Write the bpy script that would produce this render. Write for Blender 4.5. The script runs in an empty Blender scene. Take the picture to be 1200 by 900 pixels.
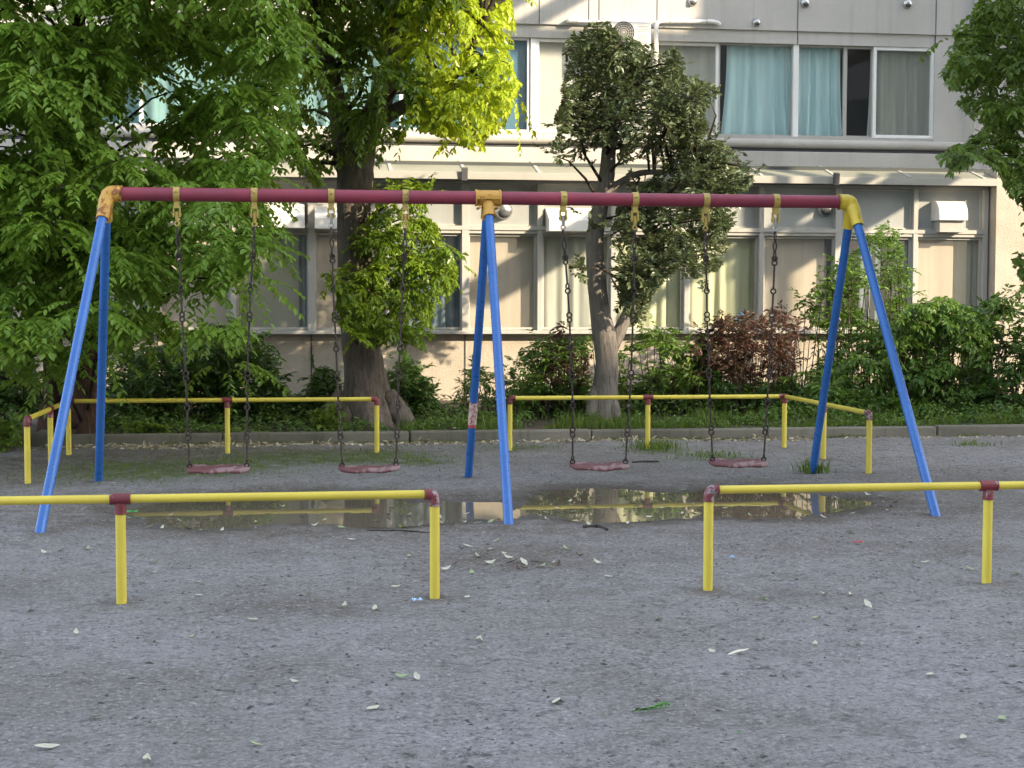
import bpy, bmesh, math, random
import numpy as np
from mathutils import Vector, Matrix, Quaternion

scene = bpy.context.scene
COL = scene.collection
R = math.radians

# ------------------------------------------------------------------ camera model
F, W, H = 1790.0, 1200.0, 900.0
CAMZ, PITCH, YAW, ROLL = 1.5, math.atan(98 / 1790.0), R(7.9), 0.0021
_f = Vector((math.sin(YAW) * math.cos(PITCH), math.cos(YAW) * math.cos(PITCH), -math.sin(PITCH)))
_r0 = Vector((math.cos(YAW), -math.sin(YAW), 0))
_u0 = _r0.cross(_f)
_r = (_r0 * math.cos(ROLL) + _u0 * math.sin(ROLL)).normalized()
_u = (_u0 * math.cos(ROLL) - _r0 * math.sin(ROLL)).normalized()


def ray(px, py):
    return _f + _r * ((px - 600) / F) - _u * ((py - 450) / F)


def G(px, py, z=0.0):
    d = ray(px, py)
    t = (z - CAMZ) / d.z
    return Vector((d.x * t, d.y * t, z))


def P(px, py, y):
    d = ray(px, py)
    t = y / d.y
    return Vector((d.x * t, y, CAMZ + d.z * t))


def project(pts):
    q = np.asarray(pts, dtype=float) - np.array([0, 0, CAMZ])
    z = q @ np.array(_f)
    return 600 + F * (q @ np.array(_r)) / z, 450 - F * (q @ np.array(_u)) / z


cam_data = bpy.data.cameras.new('camera')
cam = bpy.data.objects.new('camera', cam_data)
COL.objects.link(cam)
m = Matrix(((_r.x, _u.x, -_f.x, 0), (_r.y, _u.y, -_f.y, 0), (_r.z, _u.z, -_f.z, CAMZ), (0, 0, 0, 1)))
cam.matrix_world = m
cam_data.sensor_width = 36
cam_data.lens = F / W * 36
cam_data.clip_start = 0.1
cam_data.clip_end = 1000
scene.camera = cam

# ------------------------------------------------------------------ materials
MATS = {}


def lin(c):
    return (c[0], c[1], c[2], 1.0)


class NT:
    def __init__(s, name):
        s.m = bpy.data.materials.new(name)
        s.m.use_nodes = True
        s.t = s.m.node_tree
        s.t.nodes.clear()
        s.out = s.t.nodes.new('ShaderNodeOutputMaterial')

    def n(s, typ, **kw):
        nd = s.t.nodes.new(typ)
        for k, v in kw.items():
            if k.startswith('i_'):
                nd.inputs[k[2:].replace('_', ' ')].default_value = v
            else:
                setattr(nd, k, v)
        return nd

    def l(s, a, b):
        s.t.links.new(a, b)

    def coord(s, kind='Object', scale=(1, 1, 1)):
        tc = s.n('ShaderNodeTexCoord')
        mp = s.n('ShaderNodeMapping')
        mp.inputs['Scale'].default_value = scale
        s.l(tc.outputs[kind], mp.inputs['Vector'])
        return mp.outputs['Vector']

    def noise(s, vec, scale, detail=4, rough=0.6):
        nz = s.n('ShaderNodeTexNoise')
        nz.inputs['Scale'].default_value = scale
        nz.inputs['Detail'].default_value = detail
        nz.inputs['Roughness'].default_value = rough
        s.l(vec, nz.inputs['Vector'])
        return nz.outputs['Fac']

    def ramp(s, fac, stops):
        rp = s.n('ShaderNodeValToRGB')
        el = rp.color_ramp.elements
        while len(el) < len(stops):
            el.new(0.5)
        for e, (p, c) in zip(el, stops):
            e.position = p
            e.color = lin(c) if hasattr(c, '__len__') else (c, c, c, 1)
        s.l(fac, rp.inputs['Fac'])
        return rp.outputs['Color']

    def mix(s, fac, a, b, mode='MIX'):
        mx = s.n('ShaderNodeMix')
        mx.data_type = 'RGBA'
        mx.blend_type = mode
        for v, idx in ((fac, 0), (a, 6), (b, 7)):
            if hasattr(v, 'is_linked'):
                s.l(v, mx.inputs[idx])
            elif idx == 0:
                mx.inputs[0].default_value = v
            else:
                mx.inputs[idx].default_value = lin(v)
        return mx.outputs[2]

    def bump(s, fac, strength, dist):
        b = s.n('ShaderNodeBump')
        b.inputs['Strength'].default_value = strength
        b.inputs['Distance'].default_value = dist
        s.l(fac, b.inputs['Height'])
        return b.outputs['Normal']

    def principled(s, color, rough=0.6, metal=0.0, spec=0.5, normal=None):
        p = s.n('ShaderNodeBsdfPrincipled')
        if hasattr(color, 'is_linked'):
            s.l(color, p.inputs['Base Color'])
        else:
            p.inputs['Base Color'].default_value = lin(color)
        if hasattr(rough, 'is_linked'):
            s.l(rough, p.inputs['Roughness'])
        else:
            p.inputs['Roughness'].default_value = rough
        p.inputs['Metallic'].default_value = metal
        p.inputs['Specular IOR Level'].default_value = spec
        if normal is not None:
            s.l(normal, p.inputs['Normal'])
        return p.outputs['BSDF']

    def schlick(s, f0):
        lw = s.n('ShaderNodeLayerWeight')
        lw.inputs['Blend'].default_value = 0.5
        pw = s.n('ShaderNodeMath', operation='POWER')
        pw.inputs[1].default_value = 5.0
        s.l(lw.outputs['Facing'], pw.inputs[0])
        ma = s.n('ShaderNodeMath', operation='MULTIPLY_ADD')
        ma.inputs[1].default_value = 1 - f0
        ma.inputs[2].default_value = f0
        s.l(pw.outputs[0], ma.inputs[0])
        return ma.outputs[0]

    def done(s, shader):
        s.l(shader, s.out.inputs['Surface'])
        return s.m


def m_noise(name, c1, c2, scale=6, rough=0.6, bump=0.2, bscale=40, bdist=0.01, stretch=(1, 1, 1), spec=0.4, lo=0.35, hi=0.65, metal=0.0):
    t = NT(name)
    v = t.coord('Object', stretch)
    col = t.ramp(t.noise(v, scale, 6), [(lo, c1), (hi, c2)])
    nrm = t.bump(t.noise(v, bscale, 4), bump, bdist)
    return t.done(t.principled(col, rough, metal, spec, nrm))


def m_paint(name, base, dark, chip, chip_at=0.68, rough=0.38, scale=9, streak=True, spec=0.5):
    """Old gloss paint: uneven fading, grime streaks and a few chips that show what lies under it."""
    t = NT(name)
    v = t.coord('Object')
    big = t.noise(v, 2.3, 5)
    col = t.ramp(big, [(0.3, dark), (0.65, base)])
    fine = t.noise(v, 55, 5, 0.7)
    col = t.mix(t.ramp(fine, [(0.45, 0.0), (0.75, 0.14)]), col, dark)
    chips = t.ramp(t.noise(v, scale, 8, 0.72), [(chip_at, 0.0), (chip_at + 0.03, 1.0)])
    col = t.mix(chips, col, chip)
    rg = t.ramp(t.noise(v, 20, 3), [(0.3, rough - 0.08), (0.7, rough + 0.15)])
    nrm = t.bump(t.noise(v, 26, 3), 0.10, 0.004)
    return t.done(t.principled(col, rg, 0, spec, nrm))


def m_leaf(name, cols, trans_col, trans=0.35, rough=0.42, spec=0.45):
    t = NT(name)
    g = t.n('ShaderNodeNewGeometry')
    n = len(cols)
    col = t.ramp(g.outputs['Random Per Island'], [(i / max(1, n - 1), c) for i, c in enumerate(cols)])
    at = t.n('ShaderNodeAttribute')
    at.attribute_name = 'tint'
    col = t.mix(at.outputs['Fac'], col, trans_col)
    p = t.principled(col, rough, 0, spec)
    tr = t.n('ShaderNodeBsdfTranslucent')
    tc = t.mix(0.6, col, trans_col)
    t.l(tc, tr.inputs['Color'])
    mx = t.n('ShaderNodeMixShader')
    mx.inputs[0].default_value = trans
    t.l(p, mx.inputs[1])
    t.l(tr.outputs[0], mx.inputs[2])
    return t.done(mx.outputs[0])


def m_glass(name, tint, refl=1.0, alpha=0.9):
    t = NT(name)
    fr = t.schlick(0.04)
    v = t.coord('Object')
    wav = t.bump(t.noise(v, 1.6, 2), 0.03, 0.05)
    gl = t.n('ShaderNodeBsdfGlossy')
    gl.inputs['Roughness'].default_value = 0.015
    t.l(wav, gl.inputs['Normal'])
    tr = t.n('ShaderNodeBsdfTransparent')
    tr.inputs['Color'].default_value = lin(tint)
    df = t.n('ShaderNodeBsdfDiffuse')
    df.inputs['Color'].default_value = (0.46, 0.45, 0.42, 1)
    md = t.n('ShaderNodeMixShader')
    md.inputs[0].default_value = 1 - alpha
    t.l(tr.outputs[0], md.inputs[1])
    t.l(df.outputs[0], md.inputs[2])
    mu = t.n('ShaderNodeMath', operation='MULTIPLY')
    mu.inputs[1].default_value = refl * 1.6
    t.l(fr, mu.inputs[0])
    mx = t.n('ShaderNodeMixShader')
    t.l(mu.outputs[0], mx.inputs[0])
    t.l(md.outputs[0], mx.inputs[1])
    t.l(gl.outputs[0], mx.inputs[2])
    return t.done(mx.outputs[0])


def m_cloth(name, c1, c2):
    t = NT(name)
    v = t.coord('Object', (9, 1, 0.6))
    col = t.ramp(t.noise(v, 1.5, 3), [(0.3, c1), (0.7, c2)])
    p = t.principled(col, 0.85, 0, 0.2)
    tr = t.n('ShaderNodeBsdfTranslucent')
    t.l(col, tr.inputs['Color'])
    mx = t.n('ShaderNodeMixShader')
    mx.inputs[0].default_value = 0.2
    t.l(p, mx.inputs[1])
    t.l(tr.outputs[0], mx.inputs[2])
    return t.done(mx.outputs[0])


def m_ground():
    t = NT('grey_playground_sand')
    v = t.coord('Object')
    big = t.noise(v, 0.55, 5, 0.6)
    col = t.ramp(big, [(0.34, (0.215, 0.200, 0.186)), (0.5, (0.262, 0.254, 0.250)), (0.66, (0.300, 0.296, 0.302))])
    mid = t.noise(v, 2.6, 7, 0.7)
    col = t.mix(t.ramp(mid, [(0.34, 0.50), (0.52, 0.0)]), col, (0.150, 0.138, 0.126))
    # brown wet hollows, darker spots round the feet
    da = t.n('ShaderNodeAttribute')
    da.attribute_name = 'damp_and_spots'
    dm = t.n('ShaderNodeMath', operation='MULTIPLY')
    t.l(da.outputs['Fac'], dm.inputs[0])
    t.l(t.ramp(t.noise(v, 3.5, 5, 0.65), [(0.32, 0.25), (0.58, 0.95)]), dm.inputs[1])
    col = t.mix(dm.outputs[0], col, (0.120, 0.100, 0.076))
    # crumbs, footprint scuffs and grit; shading of bumps is also put into the colour
    lum = t.noise(v, 11, 6, 0.72)
    col = t.mix(t.ramp(lum, [(0.36, 0.55), (0.465, 0.0)]), col, (0.120, 0.112, 0.108))
    col = t.mix(t.ramp(lum, [(0.54, 0.0), (0.70, 0.45)]), col, (0.33, 0.32, 0.32))
    grit = t.noise(v, 42, 6, 0.85)
    col = t.mix(t.ramp(grit, [(0.34, 1.0), (0.475, 0.0)]), col, (0.085, 0.080, 0.080))
    col = t.mix(t.ramp(grit, [(0.535, 0.0), (0.67, 0.95)]), col, (0.50, 0.49, 0.495))
    vs = t.coord('Object', (1.0, 1.8, 1))
    sc = t.noise(vs, 10, 8, 0.82)
    col = t.mix(t.ramp(sc, [(0.560, 0.0), (0.60, 0.7)]), col, (0.078, 0.071, 0.069))
    # wet sand below the level the rain water reached
    gm = t.n('ShaderNodeNewGeometry')
    sx = t.n('ShaderNodeSeparateXYZ')
    t.l(gm.outputs['Position'], sx.inputs[0])
    mr = t.n('ShaderNodeMapRange')
    mr.inputs['From Min'].default_value = -0.006
    mr.inputs['From Max'].default_value = -0.030
    t.l(sx.outputs['Z'], mr.inputs['Value'])
    col = t.mix(mr.outputs['Result'], col, t.mix(0.6, col, (0.055, 0.047, 0.036)))
    # mossy green film where grass comes through
    at = t.n('ShaderNodeAttribute')
    at.attribute_name = 'moss'
    mz = t.n('ShaderNodeMath', operation='MULTIPLY')
    t.l(at.outputs['Fac'], mz.inputs[0])
    t.l(t.ramp(t.noise(v, 5, 6, 0.7), [(0.33, 0.0), (0.55, 0.95)]), mz.inputs[1])
    col = t.mix(mz.outputs[0], col, (0.085, 0.105, 0.038))
    n1 = t.bump(t.noise(v, 55, 5, 0.7), 0.8, 0.025)
    b2 = t.n('ShaderNodeBump')
    b2.inputs['Strength'].default_value = 0.6
    b2.inputs['Distance'].default_value = 0.04
    t.l(t.noise(v, 13, 5, 0.65), b2.inputs['Height'])
    t.l(n1, b2.inputs['Normal'])
    return t.done(t.principled(col, 0.92, 0, 0.25, b2.outputs['Normal']))


def m_water():
    t = NT('puddle_water')
    v = t.coord('Object')
    fr = t.schlick(0.02)
    nb = t.bump(t.noise(v, 5, 2), 0.012, 0.02)
    gl = t.n('ShaderNodeBsdfGlossy')
    gl.inputs['Roughness'].default_value = 0.0
    t.l(nb, gl.inputs['Normal'])
    tr = t.n('ShaderNodeBsdfTransparent')
    tr.inputs['Color'].default_value = (0.80, 0.76, 0.62, 1)
    df = t.n('ShaderNodeBsdfDiffuse')
    df.inputs['Color'].default_value = (0.22, 0.19, 0.135, 1)
    md = t.n('ShaderNodeMixShader')
    md.inputs[0].default_value = 0.7
    t.l(tr.outputs[0], md.inputs[1])
    t.l(df.outputs[0], md.inputs[2])
    mx = t.n('ShaderNodeMixShader')
    t.l(fr, mx.inputs[0])
    t.l(md.outputs[0], mx.inputs[1])
    t.l(gl.outputs[0], mx.inputs[2])
    return t.done(mx.outputs[0])


def m_stucco(name, c1, c2, stain):
    t = NT(name)
    v = t.coord('Object')
    col = t.ramp(t.noise(v, 1.4, 6, 0.65), [(0.35, c1), (0.65, c2)])
    vs = t.coord('Object', (7, 7, 0.7))
    col = t.mix(t.ramp(t.noise(vs, 1.1, 5, 0.7), [(0.52, 0.0), (0.75, 0.55)]), col, stain)
    nrm = t.bump(t.noise(v, 38, 5, 0.75), 0.6, 0.02)
    return t.done(t.principled(col, 0.9, 0, 0.2, nrm))


def m_concrete(name, c1, c2, stain, streak=0.35, bump=0.15):
    t = NT(name)
    v = t.coord('Object')
    col = t.ramp(t.noise(v, 0.9, 6, 0.6), [(0.35, c1), (0.65, c2)])
    vs = t.coord('Object', (6, 6, 0.35))
    col = t.mix(t.ramp(t.noise(vs, 1.3, 6, 0.7), [(0.52, 0.0), (0.8, streak)]), col, stain)
    col = t.mix(t.ramp(t.noise(v, 30, 4, 0.7), [(0.5, 0.0), (0.8, 0.25)]), col, stain)
    nrm = t.bump(t.noise(v, 60, 4), bump, 0.006)
    return t.done(t.principled(col, 0.8, 0, 0.3, nrm))


def m_bark(name, c1, c2, c3, sc=1.0):
    t = NT(name)
    v = t.coord('Object', (9 * sc, 9 * sc, 1.6 * sc))
    f = t.noise(v, 2.2, 8, 0.75)
    col = t.ramp(f, [(0.3, c1), (0.5, c2), (0.7, c3)])
    v2 = t.coord('Object')
    col = t.mix(t.ramp(t.noise(v2, 3, 4), [(0.45, 0.0), (0.7, 0.5)]), col, c3)
    nrm = t.bump(f, 0.9, 0.05)
    return t.done(t.principled(col, 0.9, 0, 0.2, nrm))


M = dict(
    ground=m_ground(), water=m_water(),
    soil=m_noise('bed_soil', (0.035, 0.028, 0.02), (0.075, 0.06, 0.042), 4, 0.95, 0.8, 25, 0.03),
    kerb=m_concrete('kerb_concrete', (0.115, 0.108, 0.085), (0.195, 0.183, 0.15), (0.055, 0.070, 0.030), 0.9, 0.7),
    blue=m_paint('blue_paint', (0.032, 0.145, 0.46), (0.022, 0.112, 0.37), (0.10, 0.10, 0.12), 0.80, 0.30),
    red=m_paint('crimson_paint', (0.28, 0.036, 0.062), (0.17, 0.030, 0.054), (0.15, 0.06, 0.06), 0.70, 0.42),
    yel=m_paint('yellow_paint', (0.72, 0.55, 0.055), (0.58, 0.42, 0.04), (0.26, 0.20, 0.09), 0.72, 0.36),
    yel_rail=m_paint('yellow_rail_paint', (0.70, 0.57, 0.075), (0.58, 0.46, 0.06), (0.28, 0.22, 0.10), 0.76, 0.36),
    yel_hang=m_paint('dull_brass_yellow', (0.48, 0.36, 0.09), (0.34, 0.24, 0.06), (0.16, 0.11, 0.06), 0.6, 0.45, 14),
    yel_worn=m_paint('worn_yellow_paint', (0.62, 0.36, 0.06), (0.42, 0.22, 0.05), (0.26, 0.09, 0.03), 0.55, 0.5, 12),
    maroon=m_paint('maroon_joint_paint', (0.20, 0.028, 0.035), (0.11, 0.022, 0.026), (0.27, 0.24, 0.25), 0.60, 0.45, 14),
    maroon_worn=m_paint('worn_maroon_joint_paint', (0.19, 0.035, 0.04), (0.12, 0.03, 0.032), (0.26, 0.25, 0.26), 0.52, 0.45, 9),
    seat=m_paint('worn_red_rubber', (0.155, 0.058, 0.062), (0.10, 0.036, 0.040), (0.26, 0.17, 0.17), 0.52, 0.6, 7),
    chain=m_noise('dark_steel_chain', (0.022, 0.016, 0.015), (0.075, 0.055, 0.05), 40, 0.5, 0.3, 90, 0.003, metal=0.35),
    steel=m_noise('shiny_steel', (0.40, 0.39, 0.37), (0.58, 0.57, 0.55), 12, 0.32, 0.1, 90, 0.002, metal=0.9),
    bolt=m_noise('dark_bolt', (0.08, 0.07, 0.06), (0.16, 0.12, 0.08), 40, 0.5, 0.3, 90, 0.003, metal=0.6),
    stucco=m_stucco('cream_stucco', (0.38, 0.335, 0.27), (0.455, 0.405, 0.335), (0.25, 0.215, 0.165)),
    upper=m_concrete('pale_panel_concrete', (0.41, 0.395, 0.36), (0.47, 0.45, 0.415), (0.29, 0.27, 0.235), 0.55),
    ledge=m_concrete('ledge_concrete', (0.39, 0.37, 0.335), (0.46, 0.44, 0.40), (0.27, 0.25, 0.21), 0.4),
    fascia=m_concrete('fascia_metal', (0.32, 0.31, 0.275), (0.37, 0.355, 0.315), (0.25, 0.235, 0.20), 0.35, 0.05),
    alu=m_concrete('aluminium_frame', (0.36, 0.35, 0.32), (0.43, 0.415, 0.38), (0.26, 0.24, 0.20), 0.4, 0.03),
    white=m_concrete('white_sash', (0.70, 0.70, 0.68), (0.78, 0.78, 0.75), (0.5, 0.48, 0.43), 0.25, 0.03),
    panel=m_concrete('transom_panel', (0.28, 0.295, 0.29), (0.34, 0.35, 0.335), (0.25, 0.235, 0.20), 0.45, 0.03),
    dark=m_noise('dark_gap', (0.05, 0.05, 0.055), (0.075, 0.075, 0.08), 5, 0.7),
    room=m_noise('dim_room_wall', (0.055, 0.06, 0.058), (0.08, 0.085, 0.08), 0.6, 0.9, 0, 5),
    skyglass=m_noise('dusty_glazing', (0.24, 0.24, 0.185), (0.30, 0.295, 0.23), 2, 0.35, 0.05, 20),
    glass=m_glass('window_glass', (0.95, 0.97, 0.96), 0.8, 0.97),
    glass_dirty=m_glass('dusty_window_glass', (0.95, 0.95, 0.92), 0.7, 0.86),
    glass_mesh=m_glass('insect_screen_glass', (0.72, 0.74, 0.70), 0.5, 0.86),
    beige=m_cloth('beige_blind', (0.58, 0.51, 0.42), (0.66, 0.59, 0.50)),
    yellowgreen=m_cloth('yellow_green_curtain', (0.52, 0.53, 0.33), (0.66, 0.66, 0.46)),
    greygreen=m_cloth('grey_green_curtain', (0.44, 0.47, 0.43), (0.58, 0.60, 0.55)),
    cyan=m_cloth('pale_cyan_curtain', (0.46, 0.68, 0.70), (0.62, 0.82, 0.82)),
    cyan_shade=m_cloth('shaded_cyan_curtain', (0.16, 0.30, 0.31), (0.24, 0.40, 0.41)),  # shaded copy of the cyan curtain, the shade put into its colour
    bluedark=m_cloth('slate_blue_curtain', (0.12, 0.17, 0.20), (0.20, 0.26, 0.29)),
    blueblind=m_noise('blue_slat_blind', (0.16, 0.36, 0.52), (0.22, 0.43, 0.58), 3, 0.6),
    greyblind=m_noise('grey_blind', (0.48, 0.49, 0.48), (0.56, 0.57, 0.55), 1.5, 0.8),
    olive=m_noise('olive_board', (0.30, 0.30, 0.23), (0.36, 0.36, 0.28), 0.8, 0.8),
    plastic=m_noise('white_plastic', (0.68, 0.66, 0.62), (0.76, 0.74, 0.70), 8, 0.45, 0.05),
    lightblue=m_noise('pale_blue_plastic', (0.28, 0.45, 0.60), (0.34, 0.52, 0.66), 8, 0.4),
    bark_mid=m_bark('camphor_bark', (0.055, 0.043, 0.034), (0.135, 0.112, 0.092), (0.225, 0.19, 0.16)),
    bark_grey=m_bark('grey_smooth_bark', (0.095, 0.082, 0.070), (0.20, 0.178, 0.155), (0.27, 0.24, 0.21), 1.6),
    bark_red=m_bark('red_brown_bark', (0.03, 0.018, 0.013), (0.07, 0.038, 0.026), (0.12, 0.07, 0.05)),
    twig=m_bark('dark_twig', (0.02, 0.015, 0.011), (0.045, 0.034, 0.026), (0.07, 0.055, 0.04)),
    leaf_left=m_leaf('mid_green_leaflets', [(0.100, 0.195, 0.030), (0.135, 0.245, 0.036), (0.180, 0.300, 0.045), (0.110, 0.215, 0.038)], (0.32, 0.47, 0.05), 0.42),
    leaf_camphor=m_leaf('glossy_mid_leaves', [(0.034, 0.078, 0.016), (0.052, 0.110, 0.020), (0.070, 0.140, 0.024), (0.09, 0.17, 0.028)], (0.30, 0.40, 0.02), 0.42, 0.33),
    leaf_young_lit=m_leaf('sunlit_young_leaves', [(0.27, 0.38, 0.028), (0.35, 0.46, 0.03), (0.43, 0.54, 0.035), (0.22, 0.33, 0.026)], (0.58, 0.64, 0.04), 0.48, 0.35),  # sunlight on the crown's right side is put into this leaf colour
    leaf_dark=m_leaf('dark_leathery_leaves', [(0.032, 0.054, 0.028), (0.046, 0.074, 0.036), (0.064, 0.095, 0.048), (0.085, 0.112, 0.058)], (0.20, 0.23, 0.08), 0.2, 0.36, 0.55),
    leaf_right=m_leaf('fresh_green_leaves', [(0.052, 0.100, 0.020), (0.075, 0.132, 0.024), (0.105, 0.165, 0.030)], (0.22, 0.32, 0.04), 0.38),
    leaf_shrub=m_leaf('deep_green_shrub_leaves', [(0.026, 0.064, 0.018), (0.040, 0.088, 0.022), (0.056, 0.110, 0.028)], (0.15, 0.27, 0.03), 0.28, 0.4),
    leaf_shrub_light=m_leaf('light_green_shrub_leaves', [(0.06, 0.13, 0.02), (0.09, 0.17, 0.03), (0.12, 0.21, 0.035)], (0.28, 0.38, 0.04), 0.35),
    leaf_red=m_leaf('red_bronze_leaves', [(0.085, 0.034, 0.028), (0.115, 0.040, 0.036), (0.055, 0.060, 0.026), (0.115, 0.052, 0.042), (0.050, 0.075, 0.026)], (0.17, 0.08, 0.05), 0.25),
    leaf_shoots=m_leaf('shoot_leaves', [(0.085, 0.165, 0.022), (0.12, 0.21, 0.026), (0.165, 0.265, 0.03)], (0.36, 0.46, 0.03), 0.42, 0.35),
    leaf_shrub_mid=m_leaf('mid_green_shrub_leaves', [(0.045, 0.105, 0.022), (0.065, 0.14, 0.028), (0.095, 0.175, 0.036)], (0.22, 0.35, 0.04), 0.32, 0.4),
    greenleaf=m_noise('fresh_green_leaf', (0.06, 0.20, 0.03), (0.10, 0.28, 0.04), 20, 0.5),
    grass=m_leaf('grass_blades', [(0.035, 0.075, 0.014), (0.055, 0.11, 0.02), (0.085, 0.14, 0.028)], (0.22, 0.30, 0.03), 0.3, 0.5, 0.3),
    litter=m_leaf('dry_litter_leaves', [(0.16, 0.115, 0.07), (0.40, 0.34, 0.23), (0.58, 0.53, 0.40), (0.28, 0.24, 0.13)], (0.5, 0.45, 0.3), 0.1, 0.6, 0.3),
    fallen=m_noise('pale_fallen_leaf', (0.44, 0.43, 0.33), (0.60, 0.58, 0.47), 30, 0.6),
    fallen_green=m_noise('pale_green_fallen_leaf', (0.27, 0.34, 0.17), (0.38, 0.44, 0.25), 30, 0.6),
    fallen_dark=m_noise('brown_fallen_leaf', (0.07, 0.05, 0.035), (0.13, 0.10, 0.07), 30, 0.7),
    fallen_big=m_noise('cream_fallen_leaf', (0.62, 0.57, 0.44), (0.72, 0.67, 0.53), 20, 0.6),
    pebble=m_leaf('grit_and_crumbs', [(0.075, 0.070, 0.068), (0.115, 0.107, 0.103), (0.19, 0.182, 0.178), (0.13, 0.122, 0.116), (0.36, 0.35, 0.345)], (0.20, 0.19, 0.185), 0.0, 0.9, 0.2),
    stick=m_noise('dark_stick', (0.03, 0.025, 0.022), (0.06, 0.05, 0.045), 30, 0.85, 0.6, 60),
    redwrap=m_noise('red_wrapper', (0.50, 0.03, 0.06), (0.62, 0.06, 0.10), 30, 0.35),
    bluewrap=m_noise('blue_wrapper', (0.25, 0.45, 0.70), (0.45, 0.60, 0.78), 60, 0.35),
    greenwrap=m_noise('green_wrapper', (0.05, 0.34, 0.08), (0.09, 0.44, 0.12), 30, 0.4),
    block=m_noise('far_block_wall', (0.34, 0.33, 0.31), (0.40, 0.39, 0.37), 0.3, 0.85, 0.05, 6),
    blockwin=m_noise('far_block_window', (0.05, 0.06, 0.07), (0.09, 0.10, 0.11), 0.5, 0.2),
)


def m_sticker():
    t = NT('red_white_sticker')
    tc = t.n('ShaderNodeTexCoord')
    mp = t.n('ShaderNodeMapping')
    t.l(tc.outputs['Object'], mp.inputs['Vector'])
    v = mp.outputs['Vector']
    sx = t.n('ShaderNodeSeparateXYZ')
    t.l(v, sx.inputs[0])
    wv = t.n('ShaderNodeTexWave', wave_type='BANDS', bands_direction='Z')
    wv.inputs['Scale'].default_value = 4.2
    wv.inputs['Distortion'].default_value = 9
    wv.inputs['Detail'].default_value = 1
    wv.inputs['Detail Scale'].default_value = 6
    t.l(v, wv.inputs['Vector'])
    marks = t.ramp(wv.outputs['Fac'], [(0.78, 0.0), (0.86, 1.0)])
    col = t.mix(marks, (0.62, 0.50, 0.47), (0.50, 0.12, 0.11))
    ends = t.n('ShaderNodeMath', operation='ABSOLUTE')
    t.l(sx.outputs['Z'], ends.inputs[0])
    col = t.mix(t.ramp(ends.outputs[0], [(0.085, 0.0), (0.10, 1.0)]), col, (0.50, 0.10, 0.09))
    wear = t.ramp(t.noise(v, 28, 5, 0.7), [(0.60, 0.0), (0.66, 1.0)])
    col = t.mix(wear, col, (0.55, 0.50, 0.49))
    return t.done(t.principled(col, 0.5))


M['sticker'] = m_sticker()

# ------------------------------------------------------------------ object helpers


def tag(o, label=None, cat=None, group=None, kind=None):
    if label:
        o['label'] = label
    if cat:
        o['category'] = cat
    if group:
        o['group'] = group
    if kind:
        o['kind'] = kind
    return o


def thing(name, label, cat, loc=(0, 0, 0), group=None):
    o = bpy.data.objects.new(name, None)
    o.empty_display_size = 0.2
    COL.objects.link(o)
    o.location = loc
    return tag(o, label, cat, group)


def wloc(o):
    v = Vector((0, 0, 0))
    while o is not None:
        v += o.location
        o = o.parent
    return v


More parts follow.
